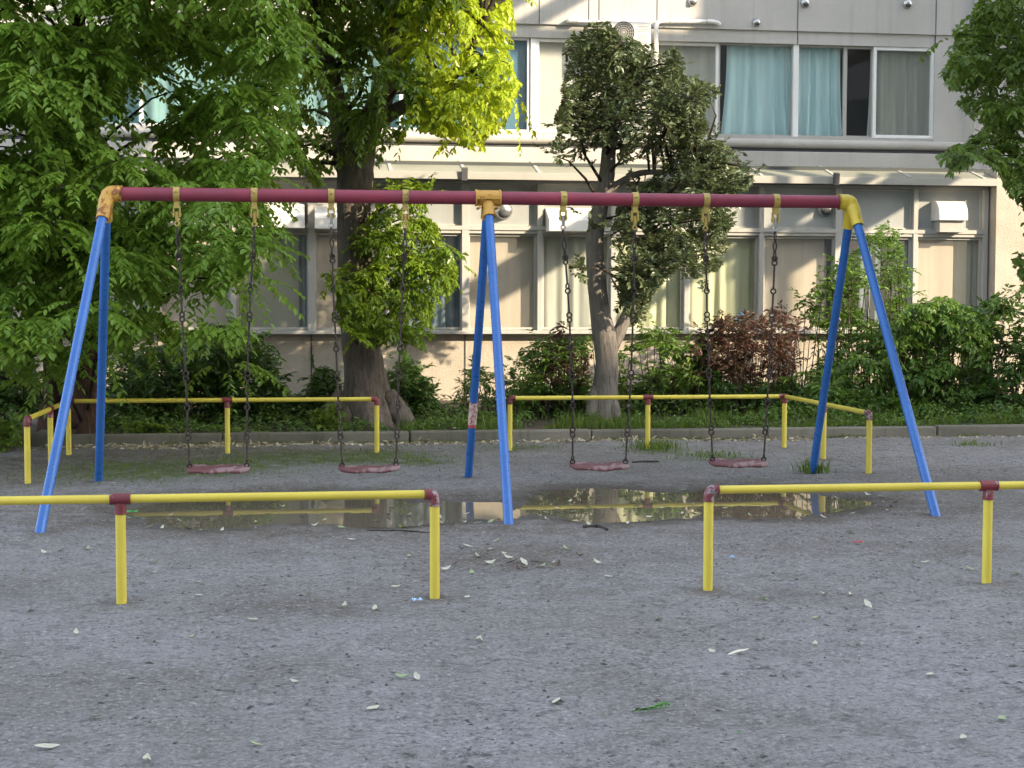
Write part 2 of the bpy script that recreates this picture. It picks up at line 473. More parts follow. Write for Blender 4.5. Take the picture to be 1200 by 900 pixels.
class MB:
    """Collects faces in world coordinates; build() links them as one mesh object."""

    def __init__(s):
        s.v, s.f, s.sm = [], [], []

    def add(s, vs, fs, smooth=False):
        b = len(s.v)
        s.v += [tuple(p) for p in vs]
        s.f += [tuple(i + b for i in f) for f in fs]
        s.sm += [smooth] * len(fs)
        return s

    def box(s, x0, x1, y0, y1, z0, z1):
        vs = [(x, y, z) for z in (z0, z1) for y in (y0, y1) for x in (x0, x1)]
        return s.add(vs, [(0, 2, 3, 1), (4, 5, 7, 6), (0, 1, 5, 4), (2, 6, 7, 3), (0, 4, 6, 2), (1, 3, 7, 5)])

    def quad(s, a, b, c, d):
        return s.add([a, b, c, d], [(0, 1, 2, 3)])

    def prism_x(s, prof, x0, x1, smooth=False):
        """prof: closed (y, z) outline swept along x."""
        n = len(prof)
        vs = [(x0, y, z) for y, z in prof] + [(x1, y, z) for y, z in prof]
        fs = [(i, (i + 1) % n, n + (i + 1) % n, n + i) for i in range(n)]
        s.add(vs, fs, smooth)
        return s.add(vs, [tuple(range(n - 1, -1, -1)), tuple(range(n, 2 * n))])

    def prism_z(s, prof, z0, z1):
        n = len(prof)
        vs = [(x, y, z0) for x, y in prof] + [(x, y, z1) for x, y in prof]
        fs = [(i, (i + 1) % n, n + (i + 1) % n, n + i) for i in range(n)]
        return s.add(vs, fs + [tuple(range(n - 1, -1, -1)), tuple(range(n, 2 * n))])

    def tube(s, path, rad, seg=14, cap=True, wob=0.0, rng=None, smooth=True):
        path = [Vector(p) for p in path]
        n = len(path)
        rads = rad if hasattr(rad, '__len__') else [rad] * n
        vs, prev = [], None
        for i, p in enumerate(path):
            d = (path[min(i + 1, n - 1)] - path[max(i - 1, 0)]).normalized()
            if prev is None:
                a = d.orthogonal().normalized()
            else:
                a = (prev - d * prev.dot(d)).normalized()
            prev = a
            b = d.cross(a)
            for k in range(seg):
                an = 2 * math.pi * k / seg
                r = rads[i]
                if wob:
                    r *= 1 + wob * (math.sin(an * 3 + i * 0.35) * 0.6 + math.sin(an * 5 + 1.3 - i * 0.2) * 0.4) + (rng.uniform(-1, 1) * wob * 0.35 if rng else 0)
                vs.append(p + (a * math.cos(an) + b * math.sin(an)) * r)
        fs = []
        for i in range(n - 1):
            for k in range(seg):
                k2 = (k + 1) % seg
                fs.append((i * seg + k, i * seg + k2, (i + 1) * seg + k2, (i + 1) * seg + k))
        s.add(vs, fs, smooth)
        if cap:
            s.add(vs[:seg], [tuple(range(seg - 1, -1, -1))])
            s.add(vs[-seg:], [tuple(range(seg))])
        return s

    def torus(s, c, axis, r, mr, seg=16, ms=8):
        c, axis = Vector(c), Vector(axis).normalized()
        a = axis.orthogonal().normalized()
        b = axis.cross(a)
        vs = []
        for i in range(seg):
            an = 2 * math.pi * i / seg
            d = a * math.cos(an) + b * math.sin(an)
            for j in range(ms):
                bn = 2 * math.pi * j / ms
                vs.append(c + d * (r + mr * math.cos(bn)) + axis * mr * math.sin(bn))
        fs = [(i * ms + j, ((i + 1) % seg) * ms + j, ((i + 1) % seg) * ms + (j + 1) % ms, i * ms + (j + 1) % ms) for i in range(seg) for j in range(ms)]
        return s.add(vs, fs, True)

    def ball(s, c, rx, ry=None, rz=None, seg=14, rings=8):
        ry, rz = ry or rx, rz or rx
        vs = []
        for i in range(rings + 1):
            th = math.pi * i / rings
            for k in range(seg):
                an = 2 * math.pi * k / seg
                vs.append((c[0] + rx * math.sin(th) * math.cos(an), c[1] + ry * math.sin(th) * math.sin(an), c[2] + rz * math.cos(th)))
        fs = [(i * seg + k, (i + 1) * seg + k, (i + 1) * seg + (k + 1) % seg, i * seg + (k + 1) % seg) for i in range(rings) for k in range(seg)]
        return s.add(vs, fs, True)

    def build(s, name, mat, parent=None, loc=None, bevel=0.0, recalc=True):
        base = Vector(loc) if loc is not None else Vector((0, 0, 0))
        off = (wloc(parent) if parent else Vector((0, 0, 0))) + base
        me = bpy.data.meshes.new(name)
        me.from_pydata([(x - off.x, y - off.y, z - off.z) for x, y, z in s.v], [], s.f)
        me.polygons.foreach_set('use_smooth', s.sm)
        if isinstance(mat, str):
            mat = M[mat]
        me.materials.append(mat)
        bm = bmesh.new()
        bm.from_mesh(me)
        bmesh.ops.remove_doubles(bm, verts=bm.verts, dist=1e-5)
        if recalc:
            bmesh.ops.recalc_face_normals(bm, faces=bm.faces)
        for e in bm.edges:
            if len(e.link_faces) == 2 and e.calc_face_angle(0) > 0.9:
                e.smooth = False
        bm.to_mesh(me)
        bm.free()
        o = bpy.data.objects.new(name, me)
        COL.objects.link(o)
        o.location = base
        if parent:
            o.parent = parent
        if bevel:
            b = o.modifiers.new('bevel', 'BEVEL')
            b.width = bevel
            b.segments = 2
            b.limit_method = 'ANGLE'
        return o


def np_mesh(name, verts, loops, counts, mat, parent=None, loc=(0, 0, 0), attrs=None, smooth=False):
    """Fast mesh from numpy arrays: verts (n,3), flat loop indices, face sizes."""
    off = np.array(loc, dtype=np.float64) + (np.array(wloc(parent)) if parent else 0)
    me = bpy.data.meshes.new(name)
    me.vertices.add(len(verts))
    me.vertices.foreach_set('co', (verts - off).astype(np.float32).ravel())
    me.loops.add(len(loops))
    me.loops.foreach_set('vertex_index', loops.astype(np.int32))
    me.polygons.add(len(counts))
    starts = np.concatenate([[0], np.cumsum(counts)[:-1]]).astype(np.int32)
    me.polygons.foreach_set('loop_start', starts)
    me.polygons.foreach_set('use_smooth', np.full(len(counts), smooth))
    me.update(calc_edges=True)
    if attrs:
        for k, a in attrs.items():
            at = me.attributes.new(k, 'FLOAT', 'POINT')
            at.data.foreach_set('value', a.astype(np.float32))
    me.materials.append(M[mat] if isinstance(mat, str) else mat)
    o = bpy.data.objects.new(name, me)
    COL.objects.link(o)
    o.location = loc
    if parent:
        o.parent = parent
    return o


def norm(a):
    return a / np.maximum(np.linalg.norm(a, axis=-1, keepdims=True), 1e-9)


def leaf_mesh(pos, axis, nrm, length, width, tint, fold=0.18, curl=0.12):
    """Six-vertex pointed leaves, folded along the midrib and curled at the tip."""
    axis = norm(axis)
    side = norm(np.cross(nrm, axis))
    up = norm(np.cross(axis, side))
    L, Wd = length[:, None], width[:, None]
    base = pos
    l1 = pos + axis * L * 0.33 + side * Wd * 0.5 + up * Wd * fold
    l2 = pos + axis * L * 0.68 + side * Wd * 0.38 + up * (Wd * fold * 0.7 - L * curl * 0.4)
    r1 = pos + axis * L * 0.33 - side * Wd * 0.5 + up * Wd * fold
    r2 = pos + axis * L * 0.68 - side * Wd * 0.38 + up * (Wd * fold * 0.7 - L * curl * 0.4)
    tip = pos + axis * L - up * L * curl
    n = len(pos)
    v = np.stack([base, l1, l2, tip, r2, r1], 1).reshape(-1, 3)
    b = np.arange(n)[:, None] * 6
    lp = (b + np.array([[0, 1, 2, 3, 3, 4, 5, 0]])).ravel()
    cnt = np.full(n * 2, 4)
    return v, lp, cnt, np.repeat(tint, 6)


def in_poly(px, py, poly):
    inside = np.zeros(len(px), bool)
    n = len(poly)
    for i in range(n):
        x1, y1 = poly[i]
        x2, y2 = poly[(i + 1) % n]
        if y1 == y2:
            continue
        c = ((y1 > py) != (y2 > py)) & (px < (x2 - x1) * (py - y1) / (y2 - y1) + x1)
        inside ^= c
    return inside


def clumps_in(rng, polys, ymid, yhalf, n, dmin, holes=(), zmin=None):
    """Clump centres spread through the crown's volume (outline from the photo, own depth)."""
    allp = np.concatenate([np.array(p, float) for p in polys])
    x0, y0 = allp.min(0)
    x1, y1 = allp.max(0)
    out = []
    tries = 0
    while len(out) < n and tries < n * 80:
        tries += 1
        px, py = rng.uniform(x0, x1), rng.uniform(y0, y1)
        a, b = np.array([px]), np.array([py])
        if not any(in_poly(a, b, p)[0] for p in polys) or any(in_poly(a, b, h)[0] for h in holes):
            continue
        yy = ymid + yhalf * rng.uniform(-1, 1)
        c = np.array(P(px, py, yy))
        if any(np.linalg.norm((c - o) * (1, 0.8, 1.1)) < dmin for o in out):
            continue
        out.append(c)
    return np.array(out)


def foliage(rng, centres, r, twigs, leaves, llen, lwid, droop=0.35, flat=0.5, ang=0.9, jit=0.35, tint_fn=None, polys=None, holes=(), leak=0.12, updir=0.0, hang=0.15, cut=True):
    """Twigs radiate from clump centres and carry leaves in two ranks; returns leaf arrays and the twig lines."""
    nC = len(centres)
    N = nC * twigs
    C = np.repeat(centres, twigs, 0)
    d = rng.normal(size=(N, 3))
    d[:, 2] = d[:, 2] * flat + updir
    d = norm(d)
    rr = r * rng.uniform(0.7, 1.25, (nC,))
    L = np.repeat(rr, twigs) * rng.uniform(0.55, 1.15, N)
    S = C + d * (L * rng.uniform(0.0, 0.3, N))[:, None]
    t = (np.arange(leaves)[None, :] + rng.uniform(0, 0.8, (N, leaves))) / leaves
    t = 0.18 + 0.82 * t
    pos = S[:, None, :] + d[:, None, :] * (L[:, None] * t)[:, :, None]
    pos[:, :, 2] -= droop * (t ** 2) * L[:, None]
    tan = np.repeat(d[:, None, :], leaves, 1).copy()
    tan[:, :, 2] -= 2 * droop * t
    tan = norm(tan)
    sd = norm(np.cross(d, np.array([0, 0, 1.0])) + rng.normal(size=(N, 3)) * 0.15)
    sgn = np.where(np.arange(leaves) % 2 == 0, 1.0, -1.0)[None, :, None]
    a = ang * rng.uniform(0.7, 1.2, (N, leaves))[:, :, None]
    ax = tan * np.cos(a) + sd[:, None, :] * sgn * np.sin(a) + rng.normal(size=(N, leaves, 3)) * jit * 0.5
    ax[:, :, 2] -= hang * 2
    nm = np.cross(sd, d)
    nm = np.where(nm[:, 2:3] < 0, -nm, nm)
    nm = nm[:, None, :] * 0.6 + np.array([0, 0, 0.6]) + rng.normal(size=(N, leaves, 3)) * jit
    pos, ax, nm = pos.reshape(-1, 3), ax.reshape(-1, 3), nm.reshape(-1, 3)
    n = len(pos)
    ll = llen * rng.uniform(0.65, 1.25, n)
    lw = lwid * rng.uniform(0.75, 1.2, n) * ll / llen
    tint = np.repeat(np.repeat(rng.uniform(0, 0.35, nC), twigs) * rng.uniform(0.3, 1.3, N), leaves) + rng.uniform(0, 0.12, n)
    if tint_fn is not None:
        tint = tint_fn(pos, tint)
    keep = np.ones(n, bool)
    if polys is not None and cut:
        px, py = project(pos + norm(ax) * (ll * 0.5)[:, None])
        ins = np.zeros(n, bool)
        for p in polys:
            ins |= in_poly(px, py, p)
        for h in holes:
            ins &= ~in_poly(px, py, h)
        lk = np.repeat(rng.uniform(0, 1, N) < leak, leaves)
        keep = ins | lk
    args = [x[keep] for x in (pos, ax, nm, ll, lw, np.clip(tint, 0, 1))]
    tips = S + d * L[:, None]
    tips[:, 2] -= droop * L
    if polys is not None:
        ok = np.ones(N, bool)
        for q in (tips, S, (tips + S) / 2):
            px, py = project(q)
            ins = np.zeros(N, bool)
            for p in polys:
                ins |= in_poly(px, py, p)
            for h in holes:
                ins &= ~in_poly(px, py, h)
            ok &= ins
        C, S, tips = C[ok], S[ok], tips[ok]
    return args, (C, S, tips)


def tube_set(mb, segs, r0, r1, seg=5, sag=0.0):
    for a, b in segs:
        a, b = Vector(a), Vector(b)
        mid = (a + b) / 2 + Vector((0, 0, sag * (b - a).length))
        mb.tube([a, mid, b], [r0, (r0 + r1) / 2, r1], seg, cap=False)


# ------------------------------------------------------------------ light
SUN = Vector((1.0, -0.90, 0.58)).normalized()
el = math.asin(SUN.z)
rot = math.atan2(SUN.x, SUN.y)
world = bpy.data.worlds.new('World')
scene.world = world
world.use_nodes = True
wt = world.node_tree
wt.nodes.clear()
wo = wt.nodes.new('ShaderNodeOutputWorld')
bg = wt.nodes.new('ShaderNodeBackground')
sky = wt.nodes.new('ShaderNodeTexSky')
sky.sky_type = 'NISHITA'
sky.sun_disc = False
sky.sun_elevation = el
sky.sun_rotation = rot
sky.air_density = 1.0
sky.dust_density = 1.5
sky.ozone_density = 1.0
bg.inputs['Strength'].default_value = 0.15
hs = wt.nodes.new('ShaderNodeHueSaturation')  # thin high cloud: a paler sky
hs.inputs['Saturation'].default_value = 0.5
wt.links.new(sky.outputs[0], hs.inputs['Color'])
wt.links.new(hs.outputs[0], bg.inputs[0])
wt.links.new(bg.outputs[0], wo.inputs[0])
sl = bpy.data.lights.new('sun', 'SUN')
sl.energy = 2.25
sl.angle = R(0.5)
sl.color = (1.0, 0.83, 0.60)
so = bpy.data.objects.new('sun', sl)
COL.objects.link(so)
so.location = (20, -10, 30)
so.rotation_euler = SUN.to_track_quat('Z', 'Y').to_euler()
scene.view_settings.view_transform = 'Standard'
scene.view_settings.look = 'None'
scene.view_settings.gamma = 1
scene.view_settings.exposure = 2.30

# ------------------------------------------------------------------ ground
rng0 = np.random.default_rng(11)


def vnoise(x, y, scale, seed):
    x, y = np.asarray(x) * scale, np.asarray(y) * scale
    xi, yi = np.floor(x).astype(np.int64), np.floor(y).astype(np.int64)
    fx, fy = x - xi, y - yi
    fx, fy = fx * fx * (3 - 2 * fx), fy * fy * (3 - 2 * fy)

    def h(a, b):
        n = (a * 374761393 + b * 668265263 + seed * 1442695041) & 0x7fffffff
        n = ((n ^ (n >> 13)) * 1274126177) & 0x7fffffff
        return ((n ^ (n >> 16)) & 0xffff) / 65535.0 * 2 - 1

    return (h(xi, yi) * (1 - fx) + h(xi + 1, yi) * fx) * (1 - fy) + (h(xi, yi + 1) * (1 - fx) + h(xi + 1, yi + 1) * fx) * fy


WATER = -0.03
PUD1 = [G(x, y, WATER) for x, y in ((160, 603), (178, 594), (215, 588), (262, 584), (300, 581), (350, 579), (395, 579), (430, 580), (455, 583), (468, 592), (500, 591), (545, 588), (590, 588), (600, 592), (604, 604), (585, 608), (545, 609), (500, 612), (462, 616), (420, 616), (380, 614), (330, 615), (290, 619), (250, 620), (215, 616), (180, 612))]
PUD2 = [G(x, y, WATER) for x, y in ((603, 600), (614, 589), (632, 582), (655, 576), (690, 574), (730, 575), (765, 579), (810, 579), (850, 573), (900, 575), (945, 581), (985, 586), (1012, 588), (1000, 594), (965, 599), (935, 606), (890, 607), (840, 604), (790, 606), (740, 609), (700, 611), (660, 606), (625, 603))]
PUDS = [np.array([(p.x, p.y) for p in q]) for q in (PUD1, PUD2)]


def pud_dist(x, y):
    """Signed distance to the puddle outlines, negative inside."""
    best = np.full(x.shape, 9.0)
    for q in PUDS:
        d = np.full(x.shape, 9.0)
        n = len(q)
        for i in range(n):
            ax, ay = q[i]
            bx, by = q[(i + 1) % n]
            dx, dy = bx - ax, by - ay
            t = np.clip(((x - ax) * dx + (y - ay) * dy) / (dx * dx + dy * dy), 0, 1)
            d = np.minimum(d, np.hypot(x - ax - t * dx, y - ay - t * dy))
        ins = in_poly(x.ravel(), y.ravel(), [tuple(p) for p in q]).reshape(x.shape)
        d = np.where(ins, -d, d)
        best = np.minimum(best, d)
    return best


def height(x, y):
    x, y = np.asarray(x, float), np.asarray(y, float)
    h = 0.006 * vnoise(x, y, 1.3, 1) + 0.007 * vnoise(x, y, 4, 2) + 0.006 * vnoise(x, y, 9, 3) + 0.005 * vnoise(x, y, 16, 4)
    d = pud_dist(x, y)
    near = np.clip(1 - d / 0.55, 0, 1)
    near = near * near * (3 - 2 * near)
    inside = np.clip(-d / 0.25, 0, 1)
    fade = np.clip(1 - near * 0.45, 0, 1)
    return h * fade - 0.031 * near - 0.028 * inside + 0.003 * near * vnoise(x, y, 14, 7)


def axis_steps(lo, hi, step, far):
    inner = np.arange(lo, hi + step / 2, step)
    g, a = [], step
    v = hi
    while v < far:
        a *= 1.35
        v += a
        g.append(v)
    b, v, a = [], lo, step
    while v > -far:
        a *= 1.35
        v -= a
        b.append(v)
    return np.concatenate([b[::-1], inner, g])


gx = axis_steps(-3.6, 7.2, 0.032, 320)
gy = axis_steps(4.4, 16.2, 0.032, 320)
X, Y = np.meshgrid(gx, gy)
Z = height(X, Y)
far = np.clip((np.abs(X) - 30) / 30, 0, 1)
Z = Z * (1 - far)
# let the ground dip under the planting bed and the building
Z = np.where(Y > 16.4, Z - 0.02, Z)
nx, ny = len(gx), len(gy)
V = np.stack([X, Y, Z], -1).reshape(-1, 3)
ii = (np.arange(ny - 1)[:, None] * nx + np.arange(nx - 1)[None, :]).ravel()
lp = np.stack([ii, ii + 1, ii + nx + 1, ii + nx], 1).ravel()


def blob(x, y, cx, cy, rx, ry):
    return np.exp(-(((x - cx) / rx) ** 2 + ((y - cy) / ry) ** 2))


def moss(x, y):
    a = 0
    for px, py, rx, ry in ((150, 552, 0.7, 0.8), (240, 550, 0.6, 0.6), (350, 537, 0.9, 0.8), (440, 535, 0.6, 0.5), (490, 542, 0.3, 0.3), (775, 528, 0.3, 0.3), (840, 537, 0.35, 0.3), (600, 525, 0.4, 0.3)):
        g = G(px, py)
        a = a + blob(x, y, g.x, g.y, rx, ry)
    return np.clip(a, 0, 1)




def damp_and_spots(x, y):
    a = 0
    for px, py, rx, ry, k in ((600, 655, 0.45, 0.5, 0.9), (370, 716, 0.5, 0.3, 0.75), (110, 600, 0.6, 0.9, 0.8), (60, 548, 0.9, 1.4, 0.8), (200, 535, 1.2, 0.7, 0.9), (420, 530, 1.0, 0.6, 0.6), (930, 700, 0.35, 0.2, 0.6), (700, 690, 0.4, 0.25, 0.5), (100, 800, 0.45, 0.3, 0.5), (300, 790, 0.4, 0.25, 0.45), (990, 596, 0.7, 0.6, 0.6), (700, 622, 0.7, 0.35, 0.6), (330, 625, 0.9, 0.3, 0.5), (560, 615, 0.8, 0.3, 0.5), (1130, 645, 0.5, 0.4, 0.5)):
        g = G(px, py)
        a = a + k * blob(x, y, g.x, g.y, rx, ry)
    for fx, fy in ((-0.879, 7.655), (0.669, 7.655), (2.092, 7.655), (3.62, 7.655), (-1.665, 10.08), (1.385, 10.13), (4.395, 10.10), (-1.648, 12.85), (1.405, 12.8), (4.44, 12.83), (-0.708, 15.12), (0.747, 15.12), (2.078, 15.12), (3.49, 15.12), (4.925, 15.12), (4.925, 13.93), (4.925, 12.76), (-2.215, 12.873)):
        a = a + 0.9 * blob(x, y, fx, fy, 0.09, 0.13)  # darker spot round each post and leg foot
    near = np.full(x.shape, 9.0)
    sel = (x > -3) & (x < 6) & (y > 8.5) & (y < 14)
    near[sel] = pud_dist(x[sel], y[sel])
    band = 0.42 * np.clip((y - 7.2) / 1.6, 0, 1) * (0.75 + 0.5 * vnoise(x, y, 0.8, 61))
    return np.clip(a + band + 0.95 * np.clip(1 - near / 0.6, 0, 1) ** 0.8, 0, 1)


go = np_mesh('ground', V, lp, np.full(len(ii), 4), 'ground', attrs={'moss': moss(V[:, 0], V[:, 1]), 'damp_and_spots': damp_and_spots(V[:, 0], V[:, 1])}, smooth=True)
tag(go, kind='structure')

wm = MB()
for q in PUDS:
    wx0, wy0 = q.min(0) - 0.12
    wx1, wy1 = q.max(0) + 0.12
    q2 = [(float(a), float(b)) for a, b in q]
    cx, cy = float(np.mean(q[:, 0])), float(np.mean(q[:, 1]))
    out = []
    n = len(q2)
    for i in range(n):
        a, b = Vector(q2[i - 1]), Vector(q2[(i + 1) % n])
        e = (b - a).normalized()
        nrm = Vector((-e.y, e.x))
        if sum(q2[j][0] * q2[(j + 1) % n][1] - q2[(j + 1) % n][0] * q2[j][1] for j in range(n)) > 0:
            nrm = -nrm
        out.append((q2[i][0] + nrm.x * 0.10, q2[i][1] + nrm.y * 0.10, WATER + (0.0005 if q is PUDS[1] else 0)))
    area = sum(out[j][0] * out[(j + 1) % n][1] - out[(j + 1) % n][0] * out[j][1] for j in range(n))
    wm.add(out if area > 0 else out[::-1], [tuple(range(n))])
wo_ = wm.build('puddle_water', 'water', recalc=False)
tag(wo_, kind='structure')

# ------------------------------------------------------------------ kerb and planting bed
BX0, BX1 = -2.75, 30.0
km = MB()
x = BX0
rk = random.Random(3)
while x < BX1:
    ln = 1.95
    dz, dy = rk.uniform(-0.006, 0.006), rk.uniform(-0.008, 0.008)
    km.box(x, min(x + ln - 0.012, BX1), 16.08 + dy, 16.22 + dy, -0.15, 0.115 + dz)
    x += ln
km.box(BX0, BX0 + 0.14, 16.24, 20.9, -0.15, 0.115)
tag(km.build('kerb', 'kerb', bevel=0.018), kind='structure')

bx = np.concatenate([np.arange(BX0 + 0.13, 12, 0.09), np.arange(12, BX1, 0.6)])
by = np.arange(16.2, 21.15, 0.09)
X2, Y2 = np.meshgrid(bx, by)
Z2 = 0.085 + 0.02 * vnoise(X2, Y2, 1.5, 21) + 0.014 * vnoise(X2, Y2, 5, 22) + 0.03 * np.clip((Y2 - 16.3), 0, 1)
V2 = np.stack([X2, Y2, Z2], -1).reshape(-1, 3)
n2 = len(bx)
i2 = (np.arange(len(by) - 1)[:, None] * n2 + np.arange(n2 - 1)[None, :]).ravel()
bo = np_mesh('planting_bed', V2, np.stack([i2, i2 + 1, i2 + n2 + 1, i2 + n2], 1).ravel(), np.full(len(i2), 4), 'soil', smooth=True)
tag(bo, kind='structure')


def bed_z(x, y):
    return 0.085 + 0.02 * vnoise(x, y, 1.5, 21) + 0.014 * vnoise(x, y, 5, 22) + 0.03 * np.clip((y - 16.3), 0, 1)


# ------------------------------------------------------------------ guard rails
RR, PR, RZ = 0.0215, 0.025, 0.522


def rail_thing(name_label, posts, runs, joints, cat='guard rail', base=None):
    t = thing('guard_rail', name_label, cat, base)
    for (x, y) in posts:
        MB().tube([(x, y, -0.08), (x, y, RZ - 0.03)], PR, 18).build('post', 'yel_rail', t)
    for a, b in runs:
        a, b = Vector((a[0], a[1], RZ)), Vector((b[0], b[1], RZ))
        n = max(2, int((b - a).length / 0.5))
        MB().tube([a.lerp(b, i / n) for i in range(n + 1)], RR, 16).build('rail', 'yel_rail', t)
    for kind, x, y, d1, d2, mt in joints:
        mb = MB()
        r = RR + 0.006
        d1 = Vector(d1)
        if kind == 'tee':
            mb.tube([Vector((x, y, RZ)) - d1 * 0.05, Vector((x, y, RZ)) + d1 * 0.05], r, 18)
            mb.tube([Vector((x, y, RZ - 0.02)), Vector((x, y, RZ - 0.062)), Vector((x, y, RZ - 0.075))], [PR + 0.003, PR + 0.004, PR + 0.005], 18)
            for s in (-1, 1):
                mb.torus(Vector((x, y, RZ)) + d1 * 0.046 * s, d1, r, 0.003, 18, 6)
            mb.torus((x, y, RZ - 0.072), (0, 0, 1), PR + 0.004, 0.003, 18, 6)
        elif kind == 'elbow':
            path = []
            c = Vector((x, y, RZ)) + d1 * 0.028 + Vector((0, 0, -0.028))
            path.append(Vector((x, y, RZ)) + d1 * 0.050)
            for k in range(7):
                an = math.pi / 2 * k / 6
                path.append(c + Vector((0, 0, 1)) * 0.028 * math.cos(an) - d1 * 0.028 * math.sin(an))
            path.append(Vector((x, y, RZ - 0.058)))
            mb.tube(path, [r] * len(path), 18)
            mb.torus(path[0], d1, r + 0.001, 0.003, 18, 6)
            mb.torus(path[-1], (0, 0, 1), r + 0.001, 0.003, 18, 6)
        else:  # corner: two level runs and a post
            d2 = Vector(d2)
            p = Vector((x, y, RZ))
            mb.tube([p + d1 * 0.06, p], r, 18)
            mb.tube([p + d2 * 0.06, p], r, 18)
            mb.ball(p, r + 0.002)
            mb.tube([p, p + Vector((0, 0, -0.07))], PR + 0.004, 18)
        mb.build('joint', mt, t)
    return t


X1, XM = (1, 0, 0), (-1, 0, 0)
YF, YR = 7.655, 15.12
rail_thing('yellow guard rail nearest the viewer, running out of view past the left frame edge', [(-0.879, YF), (0.669, YF), (-2.43, YF), (-3.98, YF)],
           [((-5.5, YF), (0.63, YF))], [('tee', -0.879, YF, X1, None, 'maroon'), ('tee', -2.43, YF, X1, None, 'maroon'), ('tee', -3.98, YF, X1, None, 'maroon'), ('elbow', 0.669, YF, XM, None, 'maroon_worn')], base=(-0.879, YF, 0))
rail_thing('yellow guard rail before the right swing legs, running out of view to the right', [(2.092, YF), (3.62, YF), (5.16, YF), (6.7, YF)],
           [((2.13, YF), (8.2, YF))], [('elbow', 2.092, YF, X1, None, 'maroon_worn'), ('tee', 3.62, YF, X1, None, 'maroon'), ('tee', 5.16, YF, X1, None, 'maroon'), ('tee', 6.7, YF, X1, None, 'maroon')], base=(2.092, YF, 0))
XL, XR = -2.215, 4.925
YM = (0, -1, 0)
Y1_ = (0, 1, 0)
rail_thing('yellow L-shaped guard rail behind the two left swings, with a red rounded end', [(XL, YR), (-0.708, YR), (0.747, YR), (XL, 14.05), (XL, 12.873)],
           [((XL + 0.03, YR), (0.71, YR)), ((XL, 12.91), (XL, YR - 0.03))],
           [('corner', XL, YR, X1, YM, 'maroon'), ('tee', -0.708, YR, X1, None, 'maroon'), ('elbow', 0.747, YR, XM, None, 'maroon'), ('tee', XL, 14.05, Y1_, None, 'maroon'), ('elbow', XL, 12.873, Y1_, None, 'maroon')], base=(XL, YR, 0))
rail_thing('yellow L-shaped guard rail behind the two right swings, in front of the red-leaved shrub', [(2.078, YR), (3.49, YR), (XR, YR), (XR, 13.93), (XR, 12.76)],
           [((2.115, YR), (XR - 0.03, YR)), ((XR, 12.80), (XR, YR - 0.03))],
           [('elbow', 2.078, YR, X1, None, 'maroon'), ('tee', 3.49, YR, X1, None, 'maroon'), ('corner', XR, YR, XM, YM, 'maroon'), ('tee', XR, 13.93, Y1_, None, 'maroon_worn'), ('elbow', XR, 12.76, Y1_, None, 'maroon_worn')], base=(XR, YR, 0))

# ------------------------------------------------------------------ swing set
SY, SZ = 11.46, 2.268
BXL, BXR, BXM = -1.30, 4.17, 1.405
swing = thing('swing_set', 'long blue-legged swing frame with crimson top beam and yellow joints', 'swing set', (1.4, SY, 0))
n = 40
MB().tube([(BXL + (BXR - BXL) * i / n, SY, SZ) for i in range(n + 1)], 0.05, 24).build('crossbeam', 'red', swing)


def leg(foot, top, name='leg'):
    foot, top = Vector(foot), Vector(top)
    d = (top - foot).normalized()
    mb = MB()
    a = foot - d * 0.1
    mb.tube([a.lerp(top, i / 12) for i in range(13)], 0.0335, 22)
    return mb.build(name, 'blue', swing), d


def elbow_top(sx, end_x, foot, mt):
    """Cast bend that takes the beam round into one leg."""
    foot = Vector(foot)
    p0 = Vector((end_x - sx * 0.02, SY, SZ))
    p1 = Vector((end_x + sx * 0.045, SY, SZ))
    apex = Vector((end_x + sx * 0.085, SY, SZ - 0.005))
    d = (foot - apex).normalized()
    p2 = apex + d * 0.10
    p3 = apex + d * 0.21
    path = [p0, p1]
    for k in range(1, 7):
        t = k / 7
        path.append(p1 * (1 - t) ** 2 + apex * 2 * t * (1 - t) + p2 * t ** 2)
    path += [p2, p3]
    mb = MB()
    mb.tube(path, [0.060] * 2 + [0.060] * 3 + [0.052] * 3 + [0.047, 0.045], 20)
    mb.torus(p3, d, 0.041, 0.006, 20, 8)
    mb.torus(p0, (1, 0, 0), 0.056, 0.006, 20, 8)
    for an in (0.2, -0.9):
        q = p2 + Vector((0.0, -0.054 if foot.y < SY else 0.054, 0)) + d * (0.03 + an * 0.02)
        mb.ball(q, 0.011)
    mb.build('elbow_casting', mt, swing)
    return apex + d * 0.19


for sx, ex, ff, rf, mt in ((-1, BXL, (-1.665, 10.08, 0), (-1.648, 12.85, 0), 'yel_worn'), (1, BXR, (4.395, 10.10, 0), (4.44, 12.83, 0), 'yel')):
    for foot in (ff, rf):
        top = elbow_top(sx, ex, foot, mt)
        leg(foot, top)
tee = MB()
tee.tube([(BXM - 0.095, SY, SZ), (BXM + 0.095, SY, SZ)], 0.058, 22)
tee.torus((BXM - 0.09, SY, SZ), (1, 0, 0), 0.057, 0.008, 22, 8)
tee.torus((BXM + 0.09, SY, SZ), (1, 0, 0), 0.057, 0.008, 22, 8)
tee.box(BXM - 0.09, BXM + 0.09, SY - 0.075, SY - 0.052, SZ - 0.012, SZ + 0.012)
mids = []
for foot in ((1.385, 10.13, 0), (1.405, 12.80, 0)):
    f = Vector(foot)
    c = Vector((BXM, SY, SZ))
    d = (f - c).normalized()
    tee.tube([c + d * 0.03, c + d * 0.17], 0.044, 20)
    tee.torus(c + d * 0.165, d, 0.041, 0.006, 20, 8)
    mids.append((f, c + d * 0.15, d))
for dx in (-0.07, 0.07):
    tee.tube([(BXM + dx, SY - 0.085, SZ - 0.075), (BXM + dx, SY + 0.085, SZ - 0.075)], 0.010, 10)
tee.build('tee_casting', 'yel_worn', swing)
